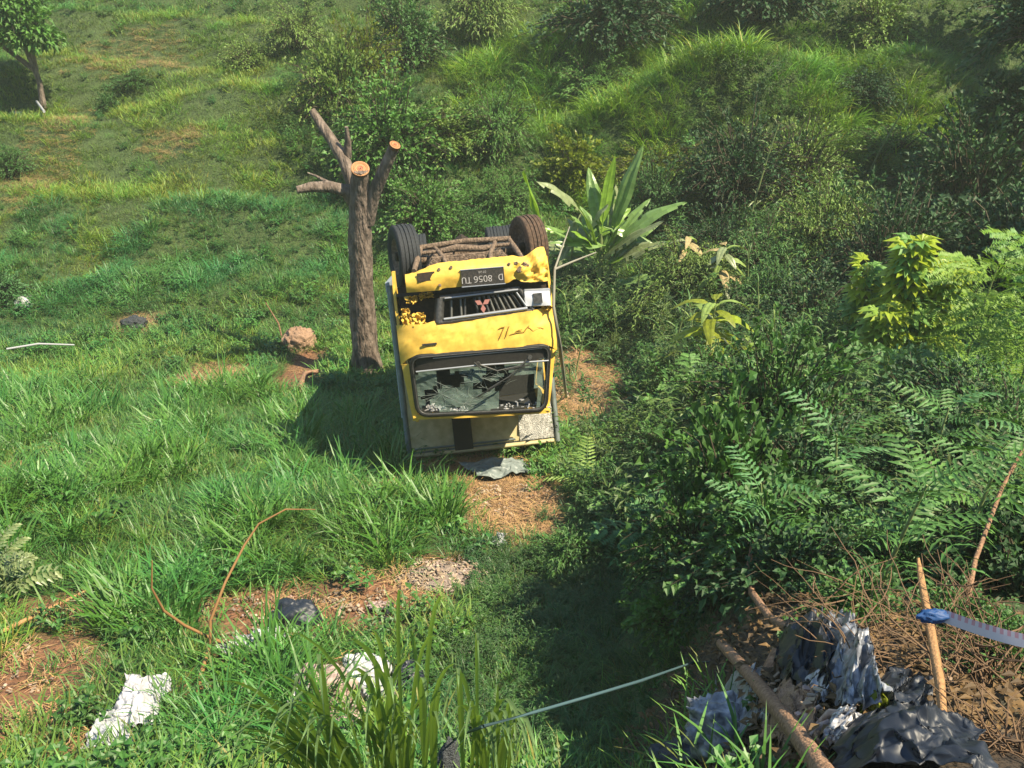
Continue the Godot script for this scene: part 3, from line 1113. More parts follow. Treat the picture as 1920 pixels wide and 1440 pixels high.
	b.tube([gtr, gbr], [0.032, 0.03], 4, Color.WHITE)
	b.tube([gbl, gtl], [0.055, 0.05], 4, Color.WHITE)
	b.tube([gbl, gbr], [0.045, 0.03], 4, Color.WHITE)
	var grille := part("grille", b, M.grey)
	b = Builder.new()
	b.tube([gbl.lerp(gbr, 0.06) + Vector3(0, 0.03, 0.035), gbl.lerp(gbr, 0.94) + Vector3(0, 0.03, 0.035)], [0.016, 0.02], 6)
	b.tube([gtl + Vector3(0.05, -0.002, 0.035), gtr + Vector3(-0.02, -0.002, 0.03)], [0.009, 0.012], 6)
	b.tube([gtr + Vector3(-0.04, -0.03, 0.032), gbr + Vector3(-0.07, 0.05, 0.032)], [0.010, 0.012], 6)
	part("chrome_strip", b, M.chrome, grille)
	for k in 15:
		if k in [1, 4]:
			continue
		var t := 0.14 + 0.8 * k / 14.0
		b = Builder.new()
		var skew := 0.03 * sin(k * 1.7) if k < 5 else 0.0
		b.tube([gtl.lerp(gtr, t) + Vector3(0, -0.02, -0.02), gbl.lerp(gbr, t + skew) + Vector3(0, 0.03, -0.02)], [0.014, 0.014], 4)
		part("slat", b, M.grey if k % 2 else M.slat, grille)
	# emblem: three pinkish red lozenges meeting at a point
	b = Builder.new()
	var ec := Vector3(0.10, 0.395, 0.025)
	for a in [90.0, 210.0, 330.0]:
		var d := Vector3(cos(deg_to_rad(-a)), sin(deg_to_rad(-a)), 0)
		var s := Vector3(-d.y, d.x, 0)
		var l := 0.095
		b.grid(func(q: float, t: float) -> Vector3: return ec + d * l * 0.5 * (q + t) + s * l * 0.3 * (q - t), 2, 2, 0.012, Color.WHITE, Vector3.BACK)
	part("emblem", b, M.emblem, grille)
	b = Builder.new()
	b.box(Vector3(0.70, 0.405, -0.06), Vector3(0.29, 0.19, 0.1), Color.WHITE, Basis(Vector3.BACK, -0.06))
	var head := part("headlight", b, M.chrome)
	b = Builder.new()
	b.grid(func(a: float, t: float) -> Vector3: return Vector3(lerpf(0.565, 0.84, a), lerpf(0.325, 0.485, t) - 0.02 * a, -0.004 + 0.022 * sin(PI * a) * sin(PI * t)), 8, 6, 0.006, Color.WHITE, Vector3.BACK)
	part("lens", b, M.lens, head)
	b = Builder.new()
	b.grid(func(a: float, t: float) -> Vector3: return Vector3(0.70 + 0.05 * (a - 0.5) * 2.0, 0.40 + 0.055 * (t - 0.5) * 2.0, 0.021), 2, 2, 0.006, Color.WHITE, Vector3.BACK)
	part("reflector", b, M.grey, head)
	for q in [[-0.62, 0.30, 0.16, 0.13, 31], [-0.74, 0.34, 0.09, 0.17, 32], [-0.66, 0.52, 0.12, 0.07, 33], [0.80, 0.285, 0.10, 0.07, 34], [-0.50, 0.55, 0.14, 0.05, 36]]:
		b = Builder.new()
		var nz := FastNoiseLite.new()
		nz.seed = q[4]
		nz.frequency = 1.0
		b.grid(func(a: float, t: float) -> Vector3: return Vector3(q[0] + q[2] * (a - 0.5) + 0.03 * nz.get_noise_2d(a * 4, t * 4 + 9), q[1] + q[3] * (t - 0.5) + 0.03 * nz.get_noise_2d(a * 4 + 5, t * 4), -0.07 + 0.12 * nz.get_noise_2d(a * 2.6, t * 2.6 + 3.0)), 9, 9, 0.006, Color.WHITE, Vector3.BACK)
		part("torn_sheet", b, M.yellow, null, "crumpled yellow sheet metal round the smashed lamp")

	# --- bumper, bent up at the right end
	var bn := FastNoiseLite.new()
	bn.seed = 77
	bn.frequency = 1.0
	b = Builder.new()
	b.grid(func(a: float, t: float) -> Vector3:
		var u := lerpf(-0.70, 0.845, a)
		var top := lerpf(0.80, 0.885, smoothstep(-0.68, -0.30, u)) + 0.06 * smoothstep(0.62, 0.80, u) - 0.03 * exp(-pow((u - 0.58) / 0.06, 2.0)) + 0.012 * bn.get_noise_1d(u * 9.0)
		var bottom := lerpf(0.605, 0.565, a) + 0.02 * smoothstep(-0.35, -0.30, u) + 0.04 * exp(-pow((u - 0.47) / 0.05, 2.0)) - 0.015 * smoothstep(0.5, 0.8, u)
		var v := lerpf(bottom, top, t)
		var z := 0.07 + 0.045 * sin(PI * t) - 0.05 * u * u - 0.10 * pow(absf(u) / 0.85, 6.0)
		var crush := smoothstep(0.36, 0.62, u)
		z += crush * (0.10 * bn.get_noise_2d(u * 7.0, v * 8.0) - 0.02) + 0.012 * bn.get_noise_2d(u * 5.0 + 9.0, v * 5.0)
		if t > 0.8:
			z -= 0.10 * (t - 0.8) / 0.2
		return Vector3(u, v, z), 60, 14, 0.012, Color.WHITE, Vector3.BACK)
	var bumper := part("bumper", b, M.yellow)
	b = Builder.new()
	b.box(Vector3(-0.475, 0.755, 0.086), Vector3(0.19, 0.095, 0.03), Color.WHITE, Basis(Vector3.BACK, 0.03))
	part("fog_hole_plate", b, M.dark_brown, bumper)  # dark plate on the bumper stands for the shade inside the lamp hole
	b = Builder.new()
	for k in 5:
		var e := Basis.from_euler(Vector3(r.randf() * 6, r.randf() * 6, r.randf() * 6))
		b.box(Vector3(0.58 + r.randf_range(-0.09, 0.07), 0.76 + r.randf_range(-0.06, 0.05), 0.06 + r.randf_range(-0.01, 0.03)), Vector3(r.randf_range(0.03, 0.09), r.randf_range(0.02, 0.05), 0.03), Color.WHITE, e)
	part("torn_bracket", b, M.rust, bumper)
	b = Builder.new()
	for q in [[-0.33, 0.82], [-0.2, 0.83], [-0.34, 0.65], [0.42, 0.80]]:
		b.lathe([Vector2(0.018, 0.0), Vector2(0.016, 0.012), Vector2(0.0, 0.016)], Vector3(q[0], q[1], 0.105 - 0.05 * q[0] * q[0]), Basis(Vector3.BACK, Vector3.UP, Vector3.LEFT), 8)
	part("bumper_bolt", b, M.rust, bumper).set_meta("kind", "stuff")
	# number plate, upside down as the truck is
	b = Builder.new()
	b.box(Vector3(0.125, 0.695, 0.128), Vector3(0.46, 0.175, 0.012), Color.WHITE, Basis(Vector3.BACK, -0.02))
	var plate := part("number_plate", b, M.plate)
	b = Builder.new()
	for s in [-1.0, 1.0]:
		b.box(Vector3(0.125 + s * 0.012 * 0.0, 0.695 + s * 0.0905, 0.131), Vector3(0.47, 0.010, 0.02), Color.WHITE, Basis(Vector3.BACK, -0.02))
	part("plate_edge", b, M.chrome, plate)
	for q in [["D", 0.315, 0.675, 0.066], ["8056", 0.125, 0.675, 0.066], ["TU", -0.055, 0.675, 0.066], ["07·24", 0.125, 0.747, 0.024]]:
		var tm := TextMesh.new()
		var font := SystemFont.new()
		font.font_names = PackedStringArray(["Droid Sans"])
		tm.font = font
		tm.text = q[0]
		tm.font_size = 64
		tm.pixel_size = q[3] / 46.0
		tm.depth = 0.004
		var t := part("lettering", tm, M.paint_white, plate)
		t.transform = Transform3D(Basis(Vector3.BACK, PI - 0.02), Vector3(q[1], q[2], 0.1365))

	# --- chassis, axles, wheels
	for s in [-0.38, 0.38]:
		b = Builder.new()
		b.tube([Vector3(s, 0.84, -0.22), Vector3(s, 0.92, -0.9), Vector3(s, 0.86, -1.6), Vector3(s, 0.86, -4.55)], [0.085, 0.085, 0.085, 0.085], 4)
		part("chassis_rail", b, M.rust)
	for z in [-0.34, -1.6, -2.4, -3.2, -4.5]:
		b = Builder.new()
		b.box(Vector3(0, 0.90, z), Vector3(0.80, 0.10, 0.08))
		part("cross_member", b, M.rust)
	b = Builder.new()
	b.tube([Vector3(-0.52, 1.06, -0.62), Vector3(0, 1.085, -0.62), Vector3(0.52, 1.06, -0.62)], [0.032, 0.032, 0.032], 8)
	b.tube([Vector3(-0.50, 1.0, -0.52), Vector3(0.50, 1.0, -0.52)], [0.022, 0.022], 8)
	for s in [-1.0, 1.0]:
		b.tube([Vector3(s * 0.50, 1.06, -0.62), Vector3(s * 0.56, 0.92, -0.35), Vector3(s * 0.60, 0.82, -0.18)], [0.03, 0.035, 0.03], 6)
		b.tube([Vector3(s * 0.34, 1.04, -0.60), Vector3(s * 0.26, 0.93, -0.32), Vector3(s * 0.24, 0.84, -0.16)], [0.025, 0.03, 0.025], 6)
	part("stabiliser_frame", b, M.rust)
	b = Builder.new()
	b.tube([Vector3(-0.62, 0.95, -0.72), Vector3(-0.3, 0.88, -0.72), Vector3(0.3, 0.88, -0.72), Vector3(0.62, 0.95, -0.72)], [0.05, 0.055, 0.055, 0.05], 8)
	part("front_axle", b, M.rust)
	b = Builder.new()
	b.box(Vector3(0.03, 0.94, -0.85), Vector3(0.34, 0.14, 0.4))
	b.tube([Vector3(-0.28, 1.0, -0.5), Vector3(-0.1, 1.02, -0.5), Vector3(0.2, 0.98, -0.48), Vector3(0.33, 1.0, -0.5)], [0.03, 0.045, 0.035, 0.025], 7)
	part("sump", b, M.rust)
	b = Builder.new()
	b.tube([Vector3(-0.75, 0.95, -3.9), Vector3(0.75, 0.95, -3.9)], [0.06, 0.06], 8)
	b.lathe([Vector2(0.0, -0.18), Vector2(0.12, -0.12), Vector2(0.20, 0.0), Vector2(0.12, 0.12), Vector2(0.0, 0.18)], Vector3(0.08, 0.97, -3.9), Basis(), 16)
	b.tube([Vector3(0.08, 0.97, -3.9), Vector3(0.05, 0.95, -1.2)], [0.04, 0.04], 8)
	part("rear_axle", b, M.dark_brown)
	var wheels := [[Vector3(-0.70, 0.985, -0.72), 13.0, M.tyre, "front"], [Vector3(0.72, 0.95, -0.72), 15.0, M.tyre_mud, "front"], [Vector3(-0.78, 0.87, -3.9), 0.0, M.tyre, ""], [Vector3(-0.55, 0.87, -3.9), 0.0, M.tyre, ""], [Vector3(0.78, 0.87, -3.9), 0.0, M.tyre, ""], [Vector3(0.55, 0.87, -3.9), 0.0, M.tyre, ""]]
	for q in wheels:
		var wbas := Basis(Vector3.UP, deg_to_rad(q[1]))
		b = Builder.new()
		var prof := [Vector2(0.20, -0.09), Vector2(0.26, -0.118), Vector2(0.32, -0.122), Vector2(0.348, -0.108)]
		for k in 5:
			var x := -0.098 + 0.0445 * k
			prof.append(Vector2(0.364 - 0.004 * absf(k - 2.0), x))
			prof.append(Vector2(0.364 - 0.004 * absf(k - 2.0), x + 0.030))
			if k < 4:
				prof.append(Vector2(0.350, x + 0.033))
				prof.append(Vector2(0.350, x + 0.0415))
		prof.append_array([Vector2(0.348, 0.118), Vector2(0.32, 0.124), Vector2(0.26, 0.118), Vector2(0.20, 0.09)])
		b.lathe(prof, Vector3.ZERO, Basis(), 40)
		var wheel := part("wheel", b, q[2], null, "" if q[3] == "" else ("bare black front wheel in the air beside the cut tree" if q[0].x < 0 else "mud covered front wheel in the air by the banana leaf"))
		wheel.transform = Transform3D(wbas, q[0] + Vector3(0, 1.48, 2.5))
		b = Builder.new()
		b.lathe([Vector2(0.0, -0.05), Vector2(0.08, -0.05), Vector2(0.10, -0.03), Vector2(0.17, -0.06), Vector2(0.205, -0.10), Vector2(0.212, -0.088), Vector2(0.20, 0.0), Vector2(0.212, 0.088), Vector2(0.205, 0.10), Vector2(0.17, 0.05), Vector2(0.0, 0.05)], Vector3.ZERO, Basis(), 24)
		part("rim", b, M.rust, wheel)
		b = Builder.new()
		b.lathe([Vector2(0.0, -0.11), Vector2(0.05, -0.10), Vector2(0.06, -0.04)], Vector3.ZERO, Basis(), 12)
		part("hub", b, M.dark_brown, wheel)

	# --- cargo box standing on its roof
	b = Builder.new()
	for s in [-1.0, 1.0]:
		b.grid(func(a: float, t: float) -> Vector3: return Vector3(s * (0.91 + 0.012 * sin(a * 20.0) * sin(PI * t)), lerpf(-1.47, 0.62, t), lerpf(-1.47, -4.6, a)), 16, 8, 0.03, Color.WHITE, Vector3(s, 0, 0))
	b.grid(func(a: float, t: float) -> Vector3: return Vector3(lerpf(-0.9, 0.9, a), -1.475, lerpf(-1.47, -4.6, t)), 4, 6, 0.03, Color.WHITE, Vector3.DOWN)
	b.grid(func(a: float, t: float) -> Vector3: return Vector3(lerpf(-0.9, 0.9, a), 0.63, lerpf(-1.47, -4.6, t)), 4, 6, 0.03, Color.WHITE, Vector3.UP)
	b.grid(func(a: float, t: float) -> Vector3: return Vector3(lerpf(-0.88, 0.88, a), lerpf(-1.45, 0.61, t), -4.59), 4, 6, 0.03, Color.WHITE, Vector3.FORWARD)
	var cargo := part("cargo_box", b, M.box_side)
	b = Builder.new()
	b.grid(func(a: float, t: float) -> Vector3: return Vector3(lerpf(-0.895, 0.80, a), lerpf(-1.44, 0.60, t), -1.452 + 0.012 * bn.get_noise_2d(a * 4.0, t * 4.0)), 12, 12, 0.02, Color.WHITE, Vector3.BACK)
	part("front_wall", b, M.beige, cargo)
	b = Builder.new()
	b.grid(func(a: float, t: float) -> Vector3: return Vector3(lerpf(0.46, 0.88, a), lerpf(-1.44, -0.7, t), -1.425 + 0.05 * bn.get_noise_2d(a * 5.0 + 3.0, t * 7.0)), 12, 14, 0.008, Color.WHITE, Vector3.BACK)
	part("torn_panel", b, M.torn, cargo)
	b = Builder.new()
	b.box(Vector3(-0.245, -1.26, -1.435), Vector3(0.23, 0.42, 0.05))
	var hatch := part("hatch", b, M.hatch, cargo)
	for s in [-1.0, 1.0]:
		b = Builder.new()
		b.tube([Vector3(s * 0.925, -1.5, -1.45), Vector3(s * 0.925, 0.64, -1.45)], [0.035, 0.035], 4)
		part("corner_post", b, M.box_side, cargo)
		for k in 6:
			b = Builder.new()
			b.tube([Vector3(s * 0.93, -1.46, -1.95 - 0.5 * k), Vector3(s * 0.93, 0.62, -1.95 - 0.5 * k)], [0.025, 0.025], 4)
			part("side_rib", b, M.box_side, cargo)
	b = Builder.new()
	b.tube([Vector3(-0.88, -1.485, -1.43), Vector3(0.88, -1.485, -1.43)], [0.03, 0.03], 4)
	part("roof_rail", b, M.beige, cargo)
	b = Builder.new()
	b.tube([Vector3(-0.85, -1.40, -1.425), Vector3(0.4, -1.41, -1.425)], [0.012, 0.012], 4)
	part("roof_seam", b, M.box_side, cargo)
	b = Builder.new()
	b.tube([Vector3(-0.955, -1.0, -1.5), Vector3(-0.955, 0.62, -1.5)], [0.02, 0.02], 6)
	b.box(Vector3(-0.955, 0.62, -3.0), Vector3(0.05, 0.12, 3.1))
	part("side_rail", b, M.pale_metal, cargo)


# ------------------------------------------------------------------ rubbish and small things
func blob(size: Vector3, amp: float, freq: float, seed_: int, col := Color.WHITE, flat_below := -0.6, nu := 44, nv := 26) -> Builder:
	# a crumpled lump: sharp creases from ridged noise
	var f := FastNoiseLite.new()
	f.seed = seed_
	f.frequency = freq
	f.fractal_type = FastNoiseLite.FRACTAL_RIDGED
	f.fractal_octaves = 4
	var g := FastNoiseLite.new()
	g.seed = seed_ + 9
	g.frequency = 0.7
	var p := func(i: int, j: int) -> Vector3:
		var a := TAU * (i % nu) / nu
		var e := PI * (float(j) / nv - 0.5)
		var d := Vector3(cos(e) * cos(a), sin(e), cos(e) * sin(a))
		var m := 1.0 + amp * f.get_noise_3dv(d) + 0.35 * g.get_noise_3dv(d * 1.5)
		return Vector3(d.x, maxf(d.y, flat_below), d.z) * m * size
	var pts := []
	for j in nv + 1:
		for i in nu:
			pts.append(p.call(i, j))
	var nor := []
	for j in nv + 1:
		for i in nu:
			var du: Vector3 = pts[j * nu + (i + 1) % nu] - pts[j * nu + (i + nu - 1) % nu]
			var dv: Vector3 = pts[mini(j + 1, nv) * nu + i] - pts[maxi(j - 1, 0) * nu + i]
			var k := du.cross(dv).normalized()
			if k.length() < 0.5:
				k = Vector3.UP if j > nv / 2 else Vector3.DOWN
			nor.append(-k if k.dot(pts[j * nu + i]) < 0.0 else k)
	var b := Builder.new()
	for j in nv:
		for i in nu:
			var q := [j * nu + i, j * nu + (i + 1) % nu, (j + 1) * nu + (i + 1) % nu, (j + 1) * nu + i]
			b.tri(pts[q[0]], pts[q[1]], pts[q[2]], nor[q[0]], nor[q[1]], nor[q[2]], col)
			b.tri(pts[q[0]], pts[q[2]], pts[q[3]], nor[q[0]], nor[q[2]], nor[q[3]], col)
	return b


func lump(called: String, label: String, category: String, px: float, py: float, size: Vector3, material: Material, amp := 0.35, freq := 1.6, seed_ := 1, yaw := 0.0, sink := 0.35) -> MeshInstance3D:
	var p := spot(px, py)
	var o := obj(called, blob(size, amp, freq, seed_), material)
	o.transform = Transform3D(slope_basis(p, yaw), p + Vector3.UP * size.y * sink)
	tag(o, label, category)
	return o


func draped(called: String, label: String, category: String, corners: Array, material: Material, lift: float, crease: float, seed_: int) -> MeshInstance3D:
	# a sheet lying over the ground between four points of it, creased and puffed up
	var q := []
	for c in corners:
		q.append(spot(c[0], c[1]))
	var base: Vector3 = (q[0] + q[2]) / 2.0
	base.y = hgt(base.x, base.z)
	var f := FastNoiseLite.new()
	f.seed = seed_
	f.frequency = 1.0
	f.fractal_type = FastNoiseLite.FRACTAL_RIDGED
	f.fractal_octaves = 3
	var g := FastNoiseLite.new()
	g.seed = seed_ + 3
	g.frequency = 1.0
	g.fractal_type = FastNoiseLite.FRACTAL_RIDGED
	var b := Builder.new()
	b.grid(func(s: float, t: float) -> Vector3:
		var p: Vector3 = (q[0] as Vector3).lerp(q[1], s).lerp((q[3] as Vector3).lerp(q[2], s), t)
		p.x += 0.04 * f.get_noise_2d(s * 1.5, t * 1.5 + 20.0)
		p.z += 0.04 * f.get_noise_2d(s * 1.5 + 30.0, t * 1.5)
		var h := lift * (0.35 + sin(PI * s) * sin(PI * t)) + 0.55 * crease * f.get_noise_2d(s * 1.1, t * 1.5 + s * 0.6) + 0.3 * crease + 0.10 * crease * g.get_noise_2d(s * 6.0 + t * 2.0, t * 5.0 - s * 3.0)
		return Vector3(p.x, hgt(p.x, p.z) + maxf(h, 0.01), p.z) - base, 56, 56, 0.003, Color.WHITE, Vector3.UP)
	var o := obj(called, b, material)
	o.position = base
	tag(o, label, category)
	return o


func stick(called: String, label: String, category: String, pts: Array, radii: Array, material: Material, sides := 8, rough := 0.08) -> MeshInstance3D:
	var base: Vector3 = pts[0]
	var rel := []
	for p in pts:
		rel.append(p - base)
	var b := Builder.new()
	b.tube(rel, radii, sides, Color.WHITE, true, rough, 3)
	var o := obj(called, b, material)
	o.position = base
	tag(o, label, category)
	return o


func lifted(px: float, py: float, up: float) -> Vector3:
	return spot(px, py) + Vector3.UP * up


# ------------------------------------------------------------------ the scene
func _ready() -> void:
	# camera
	var cam := Camera3D.new()
	cam.name = "camera"
	cam.fov = 2.0 * rad_to_deg(atan(720.0 / FOCAL))
	cam.position = EYE
	cam.rotation_degrees = Vector3(-PITCH, 0, 0)
	cam.near = 0.1
	cam.far = 400.0
	add_child(cam)
	cam.current = true
	# sky, sun, exposure
	var sky := ProceduralSkyMaterial.new()
	sky.sky_top_color = Color(0.42, 0.54, 0.70)
	sky.sky_horizon_color = Color(0.74, 0.81, 0.86)
	sky.sky_curve = 0.18
	sky.ground_bottom_color = Color(0.10, 0.14, 0.06)
	sky.ground_horizon_color = Color(0.30, 0.36, 0.26)
	sky.sky_energy_multiplier = 0.85
	sky.sun_angle_max = 2.0
	var env := Environment.new()
	env.background_mode = Environment.BG_SKY
	env.sky = Sky.new()
	env.sky.sky_material = sky
	env.tonemap_mode = Environment.TONE_MAPPER_LINEAR
	env.tonemap_exposure = 2.45
	env.fog_enabled = true
	env.fog_density = 0.0015
	env.fog_light_color = Color(0.86, 0.92, 0.84)
	env.sdfgi_enabled = true
	env.ssao_enabled = true
	env.ssil_enabled = true
	var we := WorldEnvironment.new()
	we.name = "world_environment"
	we.environment = env
	add_child(we)
	var sun := DirectionalLight3D.new()
	sun.name = "sun"
	sun.light_energy = 1.5
	sun.light_color = Color(1.0, 0.94, 0.82)
	sun.light_angular_distance = 0.5
	sun.shadow_enabled = true
	add_child(sun)
	sun.look_at_from_position(Vector3.ZERO, -Vector3(0.62, 1.0, 0.30))

	rng.seed = 20
	noise.seed = 3
	noise.frequency = 0.06
	noise.fractal_octaves = 3
	fine.seed = 8
	fine.frequency = 0.05
	fine.fractal_octaves = 3
	left_drop = table([Vector2(-5, 1.7), Vector2(0, 1.7), Vector2(1.5, 2.1), Vector2(3, 4.3), Vector2(4.2, 5.3), Vector2(5, 5.62), Vector2(6.2, 5.95), Vector2(8.5, 6.45), Vector2(10, 6.75), Vector2(11.2, 7.03), Vector2(14.1, 7.85), Vector2(16, 8.2), Vector2(18, 8.15), Vector2(22, 7.3), Vector2(27, 6.0), Vector2(33, 4.2), Vector2(60, -5), Vector2(120, -22)])
	right_drop = table([Vector2(-5, 1.7), Vector2(0, 1.7), Vector2(2, 2.3), Vector2(3, 2.95), Vector2(4, 3.5), Vector2(5, 4.1), Vector2(7, 5.0), Vector2(9, 5.7), Vector2(12, 6.5), Vector2(15, 7.1), Vector2(18, 7.3), Vector2(22, 6.7), Vector2(27, 5.2), Vector2(33, 3.4), Vector2(60, -6), Vector2(120, -24)])
	make_materials()
	for z in [
		["soil", 560, 1150, 210, 58], ["soil", 720, 1110, 130, 45], ["soil", 480, 1220, 90, 34], ["soil", 50, 1300, 150, 125], ["soil", 120, 1150, 110, 40], ["soil", 820, 1085, 80, 45], ["soil", 640, 1290, 90, 70], ["soil", 560, 705, 50, 45], ["soil", 400, 1300, 90, 35], ["soil", 180, 1400, 80, 45], ["shaded_soil", 1600, 1300, 380, 160], ["shaded_soil", 1600, 1170, 330, 70], ["shaded_soil", 1300, 1330, 120, 110],
		["straw", 960, 945, 105, 72], ["straw", 1085, 735, 105, 85], ["straw", 400, 715, 80, 30], ["straw", 900, 880, 130, 26], ["straw", 255, 605, 45, 18], ["pale", 90, 290, 60, 90], ["pale", 330, 265, 70, 25], ["pale", 250, 110, 120, 60], ["pale", 1250, 330, 90, 40], ["straw", 1000, 1000, 40, 25], ["straw", 720, 920, 50, 18], ["straw", 15, 895, 35, 18],
		["lush", 350, 960, 430, 150], ["lush", 250, 790, 330, 80], ["lush", 640, 870, 130, 90], ["lush", 800, 990, 150, 70], ["lush", 150, 1050, 150, 90], ["lush", 230, 1210, 130, 100], ["lush", 430, 1290, 300, 120],
		["blue", 440, 490, 240, 110], ["blue", 560, 420, 140, 90], ["blue", 130, 600, 170, 60], ["blue", 800, 400, 160, 90], ["blue", 60, 480, 80, 100],
		["olive", 300, 210, 420, 200], ["olive", 850, 90, 260, 80], ["olive", 100, 480, 140, 80],
		["hill", 1500, 200, 420, 230], ["hill", 1100, 150, 260, 150], ["hill", 1250, 350, 160, 120],
		["herb", 1080, 1120, 270, 160], ["herb", 1270, 1270, 150, 160], ["herb", 1150, 1000, 260, 100], ["herb", 1000, 1290, 240, 140], ["thick", 1320, 620, 320, 140], ["thick", 1310, 850, 190, 120], ["thick", 1500, 850, 350, 160], ["thick", 1750, 900, 300, 200], ["thick", 1100, 560, 90, 80], ["thick", 1650, 450, 300, 140], ["thick", 1400, 330, 130, 110], ["thick", 660, 200, 130, 130],
	]:
		zone(z[0], z[1], z[2], z[3], z[4])
	build_ground()
	grass_all()
	build_truck()
	cut_tree()
	build_plants()
	build_rubbish()


func make_materials() -> void:
	M.ground = dirty(mat(Color.WHITE, 0.95, 0.0, true), 0.02, Color(0.62, 0.62, 0.62), Color(1, 1, 1), 0.9, 3, 0.5, 3.0)
	M.grass = mat(lin(0.135, 0.29, 0.085), 0.45, 0, true, 0.7)
	M.olive = mat(lin(0.265, 0.395, 0.1), 0.55, 0, true, 0.7)
	M.hill = mat(lin(0.26, 0.43, 0.07), 0.5, 0, true, 0.7)
	M.weed = mat(lin(0.11, 0.245, 0.06), 0.5, 0, true, 0.6)
	M.herb = mat(lin(0.075, 0.19, 0.05), 0.55, 0, true, 0.6)
	M.under = mat(lin(0.125, 0.225, 0.06), 0.55, 0, true, 0.7)
	M.straw = mat(lin(0.46, 0.32, 0.18), 0.85, 0, true)
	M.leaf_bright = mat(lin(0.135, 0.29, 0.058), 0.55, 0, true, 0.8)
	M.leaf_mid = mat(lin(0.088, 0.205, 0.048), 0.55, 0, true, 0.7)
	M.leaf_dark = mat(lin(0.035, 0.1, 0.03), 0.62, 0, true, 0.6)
	M.leaf_blue = mat(lin(0.085, 0.21, 0.07), 0.55, 0, true, 0.6)
	M.leaf_olive = mat(lin(0.23, 0.335, 0.075), 0.55, 0, true, 0.7)
	M.leaf_yellow = mat(lin(0.255, 0.306, 0.025), 0.45, 0, true, 0.9)
	M.leaf_lime = mat(lin(0.33, 0.43, 0.03), 0.4, 0, true, 0.9)
	M.leaf_pale = mat(lin(0.23, 0.28, 0.13), 0.4, 0, true, 0.6)
	M.leaf_dry = mat(lin(0.357, 0.281, 0.128), 0.7, 0, true, 0.4)
	M.banana = mat(lin(0.2, 0.34, 0.095), 0.35, 0, true, 0.8)
	M.banana_bright = mat(lin(0.255, 0.442, 0.060), 0.35, 0, true, 0.9)
	M.reed = mat(lin(0.16, 0.27, 0.085), 0.45, 0, true, 0.8)
	M.leaf_fresh = mat(lin(0.2, 0.33, 0.04), 0.55, 0, true, 0.8)
	M.coarse = mat(lin(0.22, 0.36, 0.13), 0.5, 0, true, 0.9)
	M.twig = mat(lin(0.055, 0.042, 0.026), 0.9)
	M.stem = mat(lin(0.17, 0.22, 0.08), 0.7)
	M.bark = dirty(mat(Color.WHITE, 0.95), 0.010, Color(0.25, 0.21, 0.18), Color(0.62, 0.56, 0.51), 1.1, 12, 0.5, 4.0)
	M.bark.uv1_scale = Vector3(1.7, 0.45, 1.7)
	M.sawn = dirty(mat(Color.WHITE, 0.8, 0.0, true), 0.02, Color(0.64, 0.46, 0.30), Color(0.78, 0.61, 0.44), 4.0, 14)
	M.wood = dirty(mat(Color.WHITE, 0.9), 0.02, Color(0.38, 0.28, 0.20), Color(0.70, 0.56, 0.45), 3.0, 15, 0.5, 1.0)
	M.grey_wood = mat(lin(0.24, 0.23, 0.18), 0.9)
	M.pale_wood = dirty(mat(Color.WHITE, 0.85), 0.02, Color(0.52, 0.38, 0.24), Color(0.74, 0.58, 0.40), 4.0, 16, 0.5, 0.5)
	M.root = mat(lin(0.15, 0.092, 0.05), 0.9)
	M.vine = mat(lin(0.240, 0.128, 0.048), 0.8)
	M.yellow = dirty(mat(Color.WHITE, 0.55), 0.007, Color(0.76, 0.60, 0.24), Color(0.93, 0.785, 0.34), 1.1, 21, 0.09)
	M.yellow.detail_enabled = true
	M.yellow.detail_blend_mode = BaseMaterial3D.BLEND_MODE_MUL
	M.yellow.detail_albedo = noise_texture(0.02, Color(0.88, 0.85, 0.80), Color(1, 1, 1), 51, FastNoiseLite.TYPE_SIMPLEX, 0.25)
	M.beige = dirty(mat(Color.WHITE, 0.6), 0.01, Color(0.66, 0.61, 0.44), Color(0.82, 0.77, 0.60), 1.0, 22)
	M.torn = dirty(mat(Color.WHITE, 0.5), 0.02, Color(0.62, 0.62, 0.60), Color(0.90, 0.89, 0.86), 3.0, 23, 0.5, 2.0)
	M.box_side = dirty(mat(Color.WHITE, 0.5), 0.01, Color(0.36, 0.40, 0.40), Color(0.50, 0.54, 0.53), 1.0, 24)
	M.pale_metal = dirty(mat(Color.WHITE, 0.45, 0.2), 0.02, Color(0.5, 0.54, 0.58), Color(0.68, 0.72, 0.75), 2.0, 25)
	M.hatch = mat(Color(0.16, 0.13, 0.10), 0.7)
	M.black = dirty(mat(Color.WHITE, 0.6), 0.02, Color(0.09, 0.085, 0.08), Color(0.17, 0.16, 0.15), 2.0, 26)
	M.rubber = mat(Color(0.07, 0.07, 0.07), 0.6)
	M.dark_brown = dirty(mat(Color.WHITE, 0.85), 0.02, Color(0.10, 0.08, 0.06), Color(0.24, 0.18, 0.12), 2.0, 27)
	M.rust = dirty(mat(Color.WHITE, 0.9), 0.015, Color(0.27, 0.22, 0.18), Color(0.58, 0.50, 0.42), 2.5, 28, 0.5, 1.0)
	M.grey = dirty(mat(Color.WHITE, 0.4, 0.2), 0.02, Color(0.20, 0.20, 0.20), Color(0.36, 0.36, 0.35), 2.0, 29)
	M.slat = mat(Color(0.42, 0.42, 0.40), 0.4, 0.3)
	M.chrome = mat(Color(0.72, 0.73, 0.74), 0.3, 0.6)
	M.steel = mat(Color(0.30, 0.30, 0.29), 0.45, 0.4)
	M.lens = mat(Color(0.80, 0.81, 0.83), 0.12, 0.0)
	M.emblem = mat(Color(0.62, 0.42, 0.39), 0.5)
